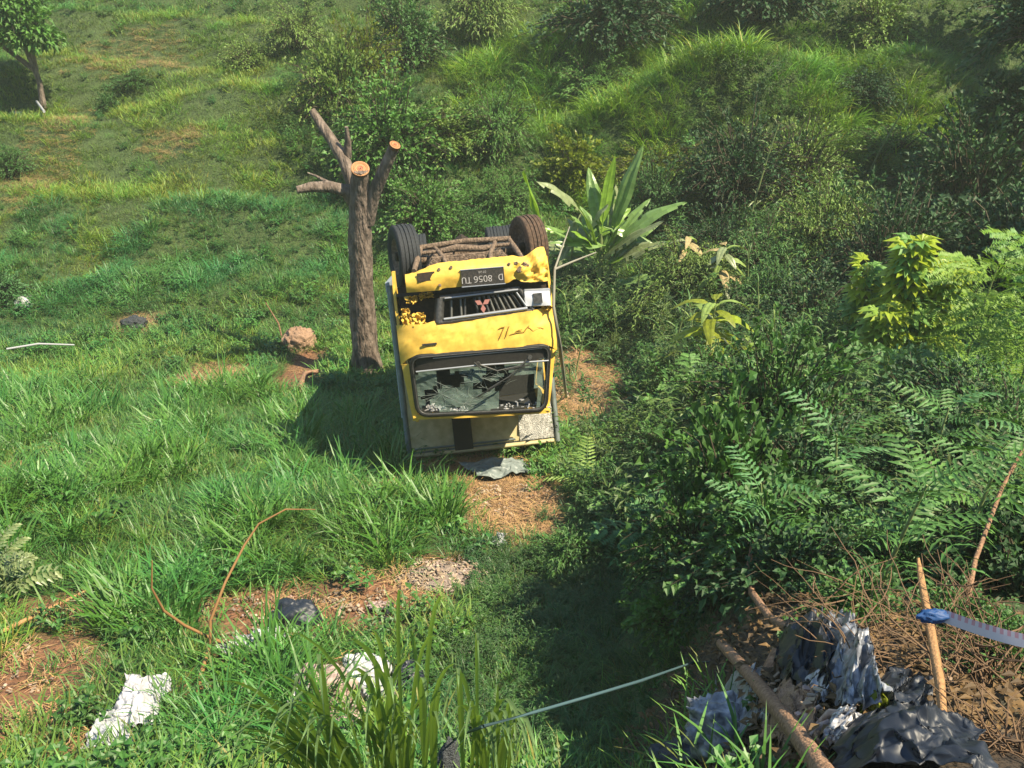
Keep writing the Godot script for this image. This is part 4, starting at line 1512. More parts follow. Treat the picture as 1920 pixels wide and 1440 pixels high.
	M.plate = dirty(mat(Color.WHITE, 0.6), 0.02, Color(0.07, 0.065, 0.06), Color(0.26, 0.23, 0.20), 3.0, 53, 0.6)
	M.paint_white = mat(Color(0.62, 0.61, 0.60), 0.6)
	M.white = mat(lin(0.36, 0.37, 0.38), 0.4)
	M.smear = mat(Color(0.58, 0.46, 0.16), 0.8)
	M.crack = mat(lin(0.2, 0.24, 0.22), 0.5)
	M.lining = dirty(mat(Color.WHITE, 0.95), 0.02, Color(0.07, 0.075, 0.07), Color(0.15, 0.16, 0.145), 2.0, 40)
	M.cloth = mat(Color(0.11, 0.115, 0.11), 0.95)
	M.glass = mat(Color(0.62, 0.72, 0.67, 0.26), 0.14)
	M.glass.metallic_specular = 0.3
	M.glass.transparency = BaseMaterial3D.TRANSPARENCY_ALPHA
	M.tyre = dirty(mat(Color.WHITE, 0.8), 0.02, Color(0.10, 0.11, 0.12), Color(0.19, 0.21, 0.23), 3.0, 30)
	M.tyre_mud = dirty(mat(Color.WHITE, 0.9), 0.012, Color(0.18, 0.14, 0.11), Color(0.40, 0.31, 0.24), 3.0, 31)
	M.black_plastic = mat(lin(0.014, 0.019, 0.030), 0.5)
	M.grey_plastic = dirty(mat(Color.WHITE, 0.3), 0.012, Color(0.16, 0.17, 0.19), Color(0.74, 0.76, 0.80), 2.5, 33, 0.45)
	M.sack = dirty(mat(Color.WHITE, 0.55), 0.02, Color(0.58, 0.58, 0.59), Color(0.74, 0.74, 0.76), 1.5, 34, 0.35)
	M.pinkish = dirty(mat(Color.WHITE, 0.7), 0.02, Color(0.46, 0.37, 0.34), Color(0.76, 0.70, 0.67), 2.0, 35)
	M.clod = dirty(mat(Color.WHITE, 0.95), 0.03, Color(0.58, 0.46, 0.37), Color(0.78, 0.65, 0.54), 4.0, 36, 0.5, 2.0)
	M.ash = dirty(mat(Color.WHITE, 0.9), 0.04, Color(0.48, 0.36, 0.28), Color(0.86, 0.82, 0.78), 5.0, 37, 0.4, 2.0)
	M.chip = mat(lin(0.50, 0.42, 0.34), 0.85, 0, true)
	M.stone = dirty(mat(Color.WHITE, 0.9), 0.03, Color(0.18, 0.20, 0.22), Color(0.38, 0.40, 0.42), 3.0, 38, 0.5, 3.0)
	M.rope = mat(lin(0.04, 0.085, 0.095), 0.7)
	M.tape_white = mat(Color(0.74, 0.70, 0.71), 0.4)
	M.tape_red = mat(Color(0.72, 0.52, 0.54), 0.4)
	M.blue = mat(Color(0.10, 0.26, 0.46), 0.6)


func build_plants() -> void:
	bushes.ovate = [foliage(110, 15, 0.13, 0.07, 1.0, 1.15, 41), foliage(120, 15, 0.12, 0.065, 1.0, 1.0, 42)]
	bushes.fine = [foliage(160, 20, 0.085, 0.035, 1.0, 1.2, 43), foliage(150, 20, 0.09, 0.03, 1.0, 1.0, 44)]
	bushes.lance = [foliage(100, 14, 0.20, 0.045, 1.0, 1.1, 45, 0.5), foliage(110, 14, 0.18, 0.04, 1.0, 1.2, 46, 0.5)]
	bushes.broad = [foliage(110, 11, 0.17, 0.085, 1.0, 1.1, 47, 0.35), foliage(100, 12, 0.18, 0.08, 1.0, 1.0, 48, 0.35)]

	bushes.ovate_big = [foliage(200, 20, 0.080, 0.042, 1.0, 1.15, 141), foliage(210, 20, 0.075, 0.040, 1.0, 1.0, 142)]
	bushes.fine_big = [foliage(230, 22, 0.058, 0.026, 1.0, 1.2, 143), foliage(220, 22, 0.060, 0.024, 1.0, 1.0, 144)]
	bushes.lance_big = [foliage(180, 20, 0.115, 0.024, 1.0, 1.1, 145, 0.5), foliage(190, 20, 0.105, 0.022, 1.0, 1.2, 146, 0.5)]
	bushes.broad_big = [foliage(200, 18, 0.085, 0.046, 1.0, 1.1, 147, 0.35), foliage(190, 18, 0.09, 0.042, 1.0, 1.0, 148, 0.35)]

	# --- the hillside behind the truck, left to right
	big_tree("small_tree", "small bright green tree with leaf crown in the upper left corner", spot(82, 205), 2.6, [[Vector3(-0.4, 2.5, 0.0), 1.35, 1.1], [Vector3(0.15, 1.9, 0.3), 0.9, 0.7], [Vector3(-1.2, 2.0, 0.2), 1.1, 0.9]], "leaf_bright", 0.20, 61)
	bush("low bright green bush at the left edge beneath the small tree", 20, 330, 0.9, "fine", "leaf_mid")
	bush("dark low shrub with white litter near the left edge", 15, 560, 0.6, "ovate", "leaf_blue")
	bush("thin green bush alone on the olive terrace left of the pale track", 250, 160, 0.9, "fine", "leaf_mid", "shrub", 0.6)
	bush("small dark green sapling on the olive terrace", 205, 215, 0.45, "ovate", "leaf_mid", "sapling", 1.6)
	bush("grey green bush at the top of the terraces beside the yellow green shrub", 470, 130, 1.1, "fine", "leaf_olive")
	bush("brownish thin shrub at the top edge between the terraces and the yellow green shrub", 560, 90, 1.3, "lance", "leaf_olive")
	bush("tall yellow green shrub behind the cut tree, its sprays reaching the top edge", 680, 190, 1.4, "fine", "leaf_yellow", "shrub", 2.0)
	bush("grey green bush just left of the tall yellow green shrub casting a shadow", 640, 240, 1.5, "ovate", "leaf_olive", "shrub", 1.9)
	bush("leafy green mound directly above the forked sawn limb", 735, 320, 1.9, "ovate", "leaf_bright", "shrub", 1.15)
	bush("smaller leafy mound right of the big one above the sawn limb", 840, 290, 1.5, "ovate", "leaf_olive")
	bush("yellow leaved sprig bush touching the tip of the left sawn limb", 600, 215, 0.8, "ovate", "leaf_yellow", "shrub", 1.2)
	bush("mid green bush between the leafy mound and the black front wheel", 730, 380, 1.1, "ovate", "leaf_mid", "shrub", 1.0)
	bush("mid green grassy bush right of the rounded bush behind the truck", 940, 400, 1.2, "lance", "leaf_bright", "shrub", 0.9)
	bush("rounded bright green bush immediately behind the black front wheel", 800, 430, 1.35, "ovate", "leaf_bright", "shrub", 0.95)
	bush("low green bush behind the muddy underside of the truck", 880, 440, 0.9, "fine", "leaf_mid", "shrub", 0.8)
	bush("soft bluish green bush rising in the middle of the hillside", 930, 290, 1.3, "lance", "leaf_bright", "shrub", 1.4)
	bush("dark hollow bush left of the soft bluish green bush", 890, 245, 0.7, "broad", "leaf_dark")
	bush("yellowish dark bush behind the banana plant", 1075, 350, 1.1, "ovate", "leaf_yellow", "shrub", 1.2)
	bush("olive green mound right of the yellowish bush behind the banana plant", 1220, 340, 1.4, "fine", "leaf_yellow", "shrub", 0.8)
	bush("very dark bush at the top edge under the drooping feathery tree", 1140, 90, 2.3, "ovate", "leaf_dark", "shrub", 1.0)
	bush("feathery drooping blue green tree crown at the top edge", 1215, 75, 1.5, "lance", "leaf_blue", "shrub", 1.5)
	bush("dark bush in the gap behind the grassy ridge at the top edge", 1430, 35, 2.2, "broad", "leaf_dark", "shrub", 1.0)
	bush("dark round bush sheltered between the mounds on the upper right", 1620, 195, 1.2, "broad", "leaf_dark", "shrub", 0.9)
	bush("pale leafy bush on the crest of the upper right mound", 1640, 90, 1.6, "ovate", "leaf_olive", "shrub", 1.0)
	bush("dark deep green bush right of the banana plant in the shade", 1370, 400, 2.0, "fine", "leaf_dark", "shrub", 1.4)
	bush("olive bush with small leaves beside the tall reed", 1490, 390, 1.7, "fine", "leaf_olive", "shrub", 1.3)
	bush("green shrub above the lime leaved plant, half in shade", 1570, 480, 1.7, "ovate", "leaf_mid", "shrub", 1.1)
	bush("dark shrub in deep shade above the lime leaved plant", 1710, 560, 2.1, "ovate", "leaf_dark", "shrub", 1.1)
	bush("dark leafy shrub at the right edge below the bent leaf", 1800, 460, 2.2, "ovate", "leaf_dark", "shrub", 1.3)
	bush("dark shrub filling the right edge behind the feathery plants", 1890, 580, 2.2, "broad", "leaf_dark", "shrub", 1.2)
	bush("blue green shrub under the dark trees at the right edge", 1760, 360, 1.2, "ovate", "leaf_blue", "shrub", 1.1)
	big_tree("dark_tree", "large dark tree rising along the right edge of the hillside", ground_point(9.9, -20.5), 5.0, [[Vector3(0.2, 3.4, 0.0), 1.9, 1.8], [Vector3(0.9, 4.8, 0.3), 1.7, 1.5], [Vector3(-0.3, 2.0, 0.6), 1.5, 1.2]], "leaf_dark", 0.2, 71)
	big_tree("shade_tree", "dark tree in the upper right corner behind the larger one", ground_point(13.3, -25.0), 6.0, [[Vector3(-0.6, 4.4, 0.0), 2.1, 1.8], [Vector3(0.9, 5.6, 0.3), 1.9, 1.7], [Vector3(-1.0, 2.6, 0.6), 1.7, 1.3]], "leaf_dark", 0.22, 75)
	big_tree("bank_tree", "added dark tree mostly beyond the right edge, shading the scrub", ground_point(9.5, -13.6), 5.5, [[Vector3(0.1, 3.9, 0.0), 1.8, 1.6], [Vector3(0.8, 5.2, 0.3), 1.6, 1.4], [Vector3(0.3, 2.4, 0.4), 1.4, 1.2]], "leaf_dark", 0.2, 83)  # added mostly out of view to deepen the shade behind the lime plants
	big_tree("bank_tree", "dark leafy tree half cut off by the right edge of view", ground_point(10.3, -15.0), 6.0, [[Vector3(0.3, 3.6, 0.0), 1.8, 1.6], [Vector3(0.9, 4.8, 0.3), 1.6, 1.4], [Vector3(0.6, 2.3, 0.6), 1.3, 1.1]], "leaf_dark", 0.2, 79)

	for q in [
		["tall leafy bush right of the tall yellow green shrub at the top", 760, 130, 1.7, "ovate", "leaf_mid", 1.3],
		["grey green bush at the top edge left of the dark bush", 900, 60, 1.8, "lance", "leaf_olive", 1.0],
		["bright grassy bush on the mound below the feathery tree crown", 1110, 190, 1.6, "lance", "leaf_bright", 0.8],
		["bright green bush in the lit hollow right of the second reed", 1680, 300, 1.5, "fine", "leaf_bright", 0.6],
		["tall bush with narrow leaves right behind the banana leaves", 1220, 430, 1.3, "lance", "leaf_mid", 1.3],
		["tall narrow leaved bush between the reed and the deep shade", 1540, 520, 1.5, "lance", "leaf_olive", 1.4],
		["tall dark bush just above the lime plants", 1640, 590, 1.7, "fine", "leaf_dark", 1.4],
		["tall bush rising in the middle of the right slope", 1440, 880, 1.2, "ovate", "leaf_mid", 1.4],
		["dark bush in the right slope hollow behind the feather leaves", 1770, 960, 1.0, "ovate", "leaf_dark", 1.1],
		["tall leafy bush on the bank edge right of the shaded hollow", 1360, 1010, 0.9, "ovate", "leaf_mid", 1.7],
		["bush on the bank edge above the rope", 1290, 1110, 0.7, "fine", "leaf_mid", 1.7],
	]:
		bush(q[0], q[1], q[2], q[3], q[4], q[5], "shrub", q[6])

	# --- shrubs between the truck and the right edge
	for q in [
		["tall olive shrub in the thicket right of the banana leaves", 1290, 560, 1.2, "lance", "leaf_olive"],
		["tall dark shrub in the thicket behind the withered plants", 1340, 500, 1.4, "fine", "leaf_dark"],
		["tall green shrub in the thicket below the tall thin reed", 1430, 540, 1.3, "lance", "leaf_mid"],
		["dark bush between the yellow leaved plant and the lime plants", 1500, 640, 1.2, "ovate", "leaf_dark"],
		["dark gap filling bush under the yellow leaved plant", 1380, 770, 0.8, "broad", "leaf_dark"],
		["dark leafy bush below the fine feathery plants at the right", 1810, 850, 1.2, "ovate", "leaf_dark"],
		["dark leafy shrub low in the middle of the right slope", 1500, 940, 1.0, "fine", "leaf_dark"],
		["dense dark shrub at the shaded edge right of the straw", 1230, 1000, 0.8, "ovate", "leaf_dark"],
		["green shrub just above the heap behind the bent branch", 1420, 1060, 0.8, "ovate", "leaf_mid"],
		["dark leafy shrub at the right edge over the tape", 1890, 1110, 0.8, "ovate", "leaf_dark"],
		["mixed green shrub right of the bare tan patch beside the truck", 1250, 760, 0.75, "ovate", "leaf_mid"],
		["small leaved shrub over the dark hollow right of the box", 1250, 875, 0.7, "fine", "leaf_mid"],
		["leafy shrub under the yellow leaved plant", 1330, 740, 0.9, "fine", "leaf_mid"],
		["dense shrub with small grey green leaves in the middle of the right slope", 1420, 830, 1.0, "ovate", "leaf_olive"],
		["narrow leaved shrub left of the lime leaved plant", 1490, 690, 0.9, "lance", "leaf_mid"],
		["grassy shrub with thin leaves below the banana plant", 1130, 640, 0.8, "lance", "leaf_mid"],
		["thin leaved shrub between the banana plant and the yellow leaved plant", 1230, 620, 0.8, "lance", "leaf_olive"],
		["thicket of narrow leaves right of the yellow leaved plant", 1440, 600, 1.0, "lance", "leaf_mid"],
		["narrow leaved thicket near the tall reed", 1500, 530, 0.9, "lance", "leaf_blue"],
		["shaded shrub below the middle of the right slope", 1400, 960, 0.8, "fine", "leaf_mid"],
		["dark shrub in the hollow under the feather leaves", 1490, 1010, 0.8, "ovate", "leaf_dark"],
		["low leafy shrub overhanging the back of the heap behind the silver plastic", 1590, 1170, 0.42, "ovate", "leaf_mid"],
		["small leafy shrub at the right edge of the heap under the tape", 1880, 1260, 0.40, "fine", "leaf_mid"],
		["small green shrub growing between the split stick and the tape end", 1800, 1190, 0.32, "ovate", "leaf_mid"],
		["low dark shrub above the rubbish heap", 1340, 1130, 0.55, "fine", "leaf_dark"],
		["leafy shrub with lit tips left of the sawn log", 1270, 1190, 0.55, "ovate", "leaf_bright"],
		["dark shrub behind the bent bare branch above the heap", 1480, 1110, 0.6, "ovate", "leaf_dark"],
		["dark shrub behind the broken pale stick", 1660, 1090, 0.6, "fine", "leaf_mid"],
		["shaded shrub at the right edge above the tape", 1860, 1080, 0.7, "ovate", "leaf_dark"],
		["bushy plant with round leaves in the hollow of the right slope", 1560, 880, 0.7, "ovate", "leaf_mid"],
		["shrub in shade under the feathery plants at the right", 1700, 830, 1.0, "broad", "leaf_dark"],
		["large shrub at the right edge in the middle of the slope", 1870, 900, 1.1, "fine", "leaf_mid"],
		["bushy weed at the foot of the box front on the right", 1150, 890, 0.45, "fine", "leaf_mid"],
		["low green shrub on the slope right of the straw patch", 1160, 960, 0.6, "fine", "leaf_mid"],
		["low shrub at the edge of the shaded hollow below the straw patch", 1080, 1060, 0.5, "lance", "leaf_mid"],
	]:
		bush(q[0], q[1], q[2], q[3], q[4], q[5])

	# two bushes added out of view so that their broken shade falls on the heap
	for q in [["unseen bush added on the road bank to shade the heap", 3.9, -2.5, 1.0], ["taller unseen bush added behind the tape end to shade the heap", 4.7, -3.6, 1.2]]:
		var bb := bush(q[0], 1900, 1300, q[3], "fine", "leaf_mid", "added_bush", 1.5)
		bb.position = ground_point(q[1], q[2])

	# --- banana plant
	var bp := spot(1125, 560)
	var o := thing("banana_plant", "young banana plant with broad leaves beside the muddy front wheel", "banana plant", bp)
	var depth := (bp - EYE).dot(ray(960, 720))
	var k := depth / FOCAL
	var w := func(x: float, y: float, z: float) -> Vector3: return Vector3((x - 1125) * k, (560 - y) * k / cos(deg_to_rad(22)), z)
	for q in [[1125, 560, 1122, 440, 0.05], [1128, 560, 1150, 470, 0.04], [1110, 560, 1085, 480, 0.03], [1060, 520, 1085, 400, 0.02]]:
		var b := Builder.new()
		b.tube([w.call(q[0], q[1], 0), w.call((q[0] + q[2]) / 2.0, (q[1] + q[3]) / 2.0, 0.03), w.call(q[2], q[3], 0.02)], [q[4], q[4] * 0.85, q[4] * 0.6], 8)
		obj("stem", b, M.stem, o)
	# each leaf: base and tip in pixels, width, how far its tip comes towards the road, droop, colour, torn
	var leaves := []
	for q in [[1020, 470, 982, 332, 0.36, 0.35, 0.05, "banana_bright", 0.0], [1090, 410, 1000, 342, 0.24, 0.3, 0.28, "leaf_pale", 0.15], [1122, 440, 1140, 312, 0.19, 0.0, 0.10, "banana_bright", 0.0], [1140, 450, 1188, 300, 0.24, -0.1, 0.12, "banana", 0.0],
		[1135, 475, 1272, 375, 0.24, 0.3, 0.38, "banana", 0.1], [1140, 500, 1235, 440, 0.26, 0.5, 0.3, "leaf_pale", 0.2], [1110, 470, 1060, 395, 0.26, 0.4, 0.25, "banana", 0.2], [1120, 440, 1098, 340, 0.20, -0.4, 0.2, "banana", 0.0], [1085, 400, 1045, 480, 0.16, 0.5, 0.1, "leaf_pale", 0.3],
		[1130, 540, 1255, 505, 0.24, 0.5, 0.25, "banana", 0.2], [1120, 520, 1190, 590, 0.22, 0.7, 0.15, "banana", 0.3], [1100, 520, 1070, 560, 0.22, 0.7, 0.15, "banana", 0.2], [1130, 480, 1160, 400, 0.24, 0.6, 0.2, "banana", 0.1], [1100, 440, 1130, 385, 0.22, 0.2, 0.2, "leaf_pale", 0.1]]:
		leaves.append(q)
	for i in 20:
		var a := lerpf(-1.5, 1.5, i / 19.0) + rng.randf_range(-0.15, 0.15)
		var l := rng.randf_range(70, 125)
		leaves.append([1122 + rng.randf_range(-25, 25), rng.randf_range(420, 520), 1122 + sin(a) * l * 1.15, 455 - cos(a) * l * 0.7 + rng.randf_range(-10, 30), rng.randf_range(0.13, 0.22), rng.randf_range(-0.5, 0.7), rng.randf_range(0.1, 0.3), ['banana', 'banana_bright', 'leaf_pale', 'banana'][i % 4], 0.15])
	for q in leaves:
		var a: Vector3 = w.call(q[0], q[1], 0.05)
		var e: Vector3 = w.call(q[2], q[3], q[5])
		var l := a.distance_to(e) * 1.08
		var lf := obj("leaf", big_leaf(l, q[4] * 1.3, q[6], q[6], 0.35, int(q[2]), q[8]), M[q[7]], o)
		aim(lf, a, e - a, 0.5 if q[2] > 1125 else -0.4)

	# --- yellow leaved plants, reeds, feathery plants
	var lance := [big_leaf(0.42, 0.13, 0.25, 0.75, 0.3, 3), big_leaf(0.36, 0.12, 0.1, 0.8, 0.3, 4), big_leaf(0.46, 0.12, 0.35, 0.9, 0.3, 5)]
	leafy_stem("drooping yellow green broad leaved plant in front of the thicket", "croton_plant", "plant", spot(1328, 705), 1.1, 26, lance, [M.leaf_yellow, M.leaf_lime, M.leaf_yellow, M.leaf_olive], 1.6, Vector3.ZERO, 0.25, "", 0.4)
	leafy_stem("half withered broad leaved plant with pale hanging leaves right of the banana plant", "withered_plant", "plant", spot(1270, 560), 1.15, 22, lance, [M.leaf_pale, M.leaf_olive, M.leaf_olive, M.leaf_dry], 1.4, Vector3(0.1, 0, 0), 0.4, "", 0.3)
	leafy_stem("second withered plant with brown drooping leaves between the banana and yellow plants", "withered_plant", "plant", spot(1345, 570), 1.05, 18, lance, [M.leaf_dry, M.leaf_olive, M.leaf_pale], 1.3, Vector3(0.05, 0, 0), 0.4, "", 0.3)
	leafy_stem("green broad leaved plant at the right of the withered ones", "broad_leaf_plant", "plant", spot(1390, 510), 0.8, 12, lance, [M.leaf_mid, M.leaf_pale], 1.1, Vector3(0.1, 0, 0), 0.3, "", 0.5)
	var strap := [big_leaf(0.5, 0.035, 0.5, 0.6, 0.2, 6), big_leaf(0.42, 0.03, 0.4, 0.8, 0.2, 7), big_leaf(0.55, 0.03, 0.6, 0.6, 0.2, 8)]
	leafy_stem("tall thin reed standing above the thicket left of the dark trees", "tall_reed", "reed", spot(1395, 455), 2.3, 16, strap, [M.reed, M.leaf_pale], 0.8, Vector3(0.4, 0, 0), 0.1, "", 0.6)
	leafy_stem("second thinner reed leaning right near the bright mound", "tall_reed", "reed", spot(1625, 335), 1.6, 10, strap, [M.leaf_olive, M.reed], 0.7, Vector3(0.6, 0, 0), 0.2, "", 0.6)
	for q in [[1070, 620, "reed like weed at the right edge of the truck by the smashed headlight side"], [1110, 600, "reed like weed under the lowest banana leaf"], [1160, 660, "reed like weed between the tan patch and the banana plant"], [1190, 580, "reed like weed right of the banana stem"], [1260, 680, "reed like weed just left of the yellow leaved plant"], [1420, 640, "reed like weed right of the yellow leaved plant"], [1470, 560, "reed like weed below the tall thin reed"],
		[1520, 610, "reed like weed left of the smaller lime plant"], [1400, 560, "reed like weed under the green broad leaved plant"], [1080, 700, "reed like weed at the upper edge of the bare tan patch"], [1240, 640, "reed like weed below the half withered plant"], [1300, 640, "reed like weed behind the yellow leaved plant"], [1540, 540, "reed like weed at the edge of the deep shade above the lime plants"], [1450, 690, "reed like weed in the middle of the thicket over the grey green shrub"]]:
		leafy_stem(q[2], "reed_weed", "reed", spot(q[0], q[1]), rng.randf_range(0.6, 1.05), 14, strap, [M.reed, M.leaf_mid, M.leaf_olive], 0.8, Vector3(rng.randf_range(-0.2, 0.2), 0, rng.randf_range(-0.1, 0.2)), 0.0, "reed like weeds of the thicket", 0.8)
	var pinnate := [frond(0.72, 8, 0.22, 0.042, 0.35, 0.55, 51), frond(0.66, 7, 0.20, 0.040, 0.3, 0.7, 52), frond(0.78, 9, 0.21, 0.040, 0.45, 0.6, 53)]
	var feather := [frond(0.6, 9, 0.24, 0.020, 0.4, 0.75, 54, true), frond(0.55, 8, 0.22, 0.020, 0.35, 0.9, 55, true)]
	for q in [
		["feather leaved plant at the lower right with lit long leaflets", 1640, 1130, 0.9, 12, pinnate, ["leaf_mid", "leaf_mid"], 0.8],
		["feather leaved plant with lit fronds above the broken pale stick", 1780, 1100, 1.0, 12, pinnate, ["leaf_mid", "leaf_bright"], 0.75],
		["feather leaved plant in half shade below the lime leaved plant", 1560, 990, 0.9, 11, pinnate, ["leaf_blue", "leaf_mid"], 0.8],
		["feather leaved plant at the right edge over the thin leaning stem", 1900, 1010, 1.1, 12, pinnate, ["leaf_mid", "leaf_blue"], 0.75],
		["feather leaved plant in the middle of the right bank", 1720, 960, 1.0, 12, pinnate, ["leaf_mid", "leaf_blue"], 0.72],
		["dark feather leaved plant left of the lit fronds", 1430, 1070, 0.7, 10, pinnate, ["leaf_blue", "leaf_mid"], 0.7],
		["fine feathery plant with bright tops at the right edge", 1890, 800, 2.0, 26, feather, ["leaf_fresh", "leaf_bright"], 1.6],
		["fine feathery plant beside the lime leaved plant", 1790, 740, 1.8, 24, feather, ["leaf_fresh", "leaf_fresh"], 1.5],
		["fine feathery plant low on the right slope below the lime leaved plant", 1650, 790, 0.9, 13, feather, ["leaf_blue", "leaf_mid"], 1.1],
		["fine feathery plant right of the straw patch under the box", 1310, 930, 0.8, 13, feather, ["leaf_bright", "leaf_mid"], 0.9],
		["fine feathery plant growing beside the bare tan patch", 1280, 800, 0.7, 11, feather, ["leaf_bright", "leaf_olive"], 0.9],
		["low fern like plant below the lower right corner of the box", 1090, 935, 0.35, 9, pinnate, ["leaf_olive", "leaf_bright"], 0.75],
		["fern like plant spreading over the slope right of the straw", 1190, 1010, 0.5, 11, feather, ["leaf_mid", "leaf_bright"], 1.0],
		["shaded fern like plant at the edge of the dark hollow", 1260, 1060, 0.5, 11, feather, ["leaf_blue", "leaf_mid"], 1.0],
	]:
		var ms := []
		for t in q[6]:
			ms.append(M[t])
		leafy_stem(q[0], "feathery_plant", "plant", spot(q[1], q[2]), q[3], q[4], q[5], ms, q[7], Vector3(rng.randf_range(-0.15, 0.15), 0, rng.randf_range(0.0, 0.2)), 0.3, "", 0.55, "frond")
	# lime leaved plant: hand shaped drooping leaves
	var hand := Builder.new()
	for i in 5:
		var a := deg_to_rad(-76.0 + 38.0 * i)
		var d := Vector3(sin(a), -0.25, cos(a)).normalized()
		hand.leaf(Vector3(0, 0, 0.10), d, Vector3.UP, 0.15 - 0.02 * absf(i - 2), 0.085, Color(1, 1, 1), 0.45, 0.15)
	hand.tube([Vector3.ZERO, Vector3(0, 0.03, 0.05), Vector3(0, 0, 0.10)], [0.004, 0.004, 0.003], 4, Color(0.9, 0.8, 0.6), false)
	var hand_mesh := [hand.mesh()]
	leafy_stem("lime green plant with drooping lobed leaves lit against the dark shade", "lime_plant", "plant", spot(1665, 700), 1.9, 90, hand_mesh, [M.leaf_lime, M.leaf_lime, M.leaf_bright], 1.9, Vector3(0, 0, 0.1), 0.35, "", 0.5)
	leafy_stem("lime green plant leaning right over the feathery plants", "lime_plant", "plant", spot(1710, 700), 1.6, 64, hand_mesh, [M.leaf_lime, M.leaf_lime, M.leaf_fresh], 1.8, Vector3(0.3, 0, 0.1), 0.3, "", 0.4)
	leafy_stem("low lime green plant in front of the tall lime one", "lime_plant", "plant", spot(1640, 730), 1.2, 50, hand_mesh, [M.leaf_lime, M.leaf_fresh], 1.7, Vector3(-0.1, 0, 0.2), 0.3, "", 0.4)
	leafy_stem("smaller lime green plant just left of the tall lime one", "lime_plant", "plant", spot(1605, 680), 1.5, 56, hand_mesh, [M.leaf_lime, M.leaf_bright], 1.6, Vector3(-0.1, 0, 0.1), 0.3, "", 0.5)
	leafy_stem("pale grey green thistle like plant at the left edge of the grass", "pale_plant", "plant", spot(20, 1130), 0.55, 16, [frond(0.5, 8, 0.16, 0.05, 0.4, 0.6, 58)], [M.leaf_pale], 0.8, Vector3.ZERO, 0.2, "", 0.6, "frond")
	leafy_stem("large banana like leaf bent over at the right edge", "bent_leaf_plant", "plant", spot(1850, 330), 1.5, 3, [big_leaf(1.1, 0.24, 0.2, 0.7, 0.3, 9)], [M.banana], 1.0, Vector3(-0.1, 0, 0.1), 0.9, "", 0.3)

	# --- coarse grass close to the eye on the near bank
	for c in [["clump of long coarse grass leaves at the bottom edge, sweeping left", 0.02, -2.55, [[300, 1335, 3.0], [340, 1400, 2.9], [250, 1390, 3.1], [420, 1365, 3.0], [480, 1345, 3.0], [470, 1440, 2.8], [560, 1400, 2.9], [380, 1450, 2.9], [330, 1370, 3.05], [520, 1310, 3.1], [610, 1360, 2.9], [440, 1400, 2.85]], Vector2(640, 1500)],
		["clump of coarse grass at the bottom edge with two tall upright leaves", 0.0, -2.4, [[762, 1145, 2.9], [858, 1150, 2.9], [700, 1230, 2.9], [640, 1300, 2.9], [870, 1250, 2.9], [610, 1240, 3.0], [805, 1270, 2.9], [740, 1330, 2.8], [690, 1340, 2.8], [835, 1310, 2.8], [650, 1390, 2.8], [480, 1205, 3.0]], Vector2(735, 1520)],
		["small clump of arching grass beside the grey stone at the bottom edge", 0.0, -2.4, [[985, 1370, 2.9], [1010, 1420, 2.9], [930, 1310, 2.9], [900, 1290, 2.9], [960, 1400, 2.8], [880, 1330, 2.85], [1000, 1440, 2.9], [860, 1300, 2.9]], Vector2(895, 1490)]]:
		var root := spot(c[4].x, c[4].y)
		var g := thing("coarse_grass", c[0], "grass clump", root)
		var tips := []
		for q in c[3]:
			tips.append(at(q[0], q[1], q[2]) - root)
			for e in 2:
				tips.append((at(q[0] + rng.randf_range(-70, 60), q[1] + rng.randf_range(-10, 110), q[2]) - root) * rng.randf_range(0.75, 1.0))
		for q in tips:
			var tip: Vector3 = q
			var b := Builder.new()
			var n := 9
			var foot := Vector3(tip.x * rng.randf_range(0.0, 0.45) + rng.randf_range(-0.10, 0.10), rng.randf_range(-0.1, 0.05), rng.randf_range(-0.10, 0.10))
			var mid: Vector3 = foot.lerp(tip, 0.5) + Vector3.UP * rng.randf_range(0.12, 0.34) * tip.length() + Vector3(0, 0, 0.05)
			var wid := rng.randf_range(0.014, 0.032)
			for s in [-1.0, 1.0]:
				b.grid(func(a: float, t: float) -> Vector3:
					var p := foot.lerp(mid, t).lerp(mid.lerp(tip, t), t)
					var side := (tip - foot).cross(Vector3(0.1, 0.4, 1)).normalized()
					var ww := wid * (0.35 + 0.65 * minf(1.0, t * 3.0)) * (1.0 - pow(t, 3.0))
					return p + side * s * a * ww * 0.5 + Vector3.UP * a * ww * 0.12, 2, n, 0.0, Color.WHITE.darkened(rng.randf() * 0.25), Vector3(0, 0.5, 0.86))
			obj("leaf", b, M.coarse, g)


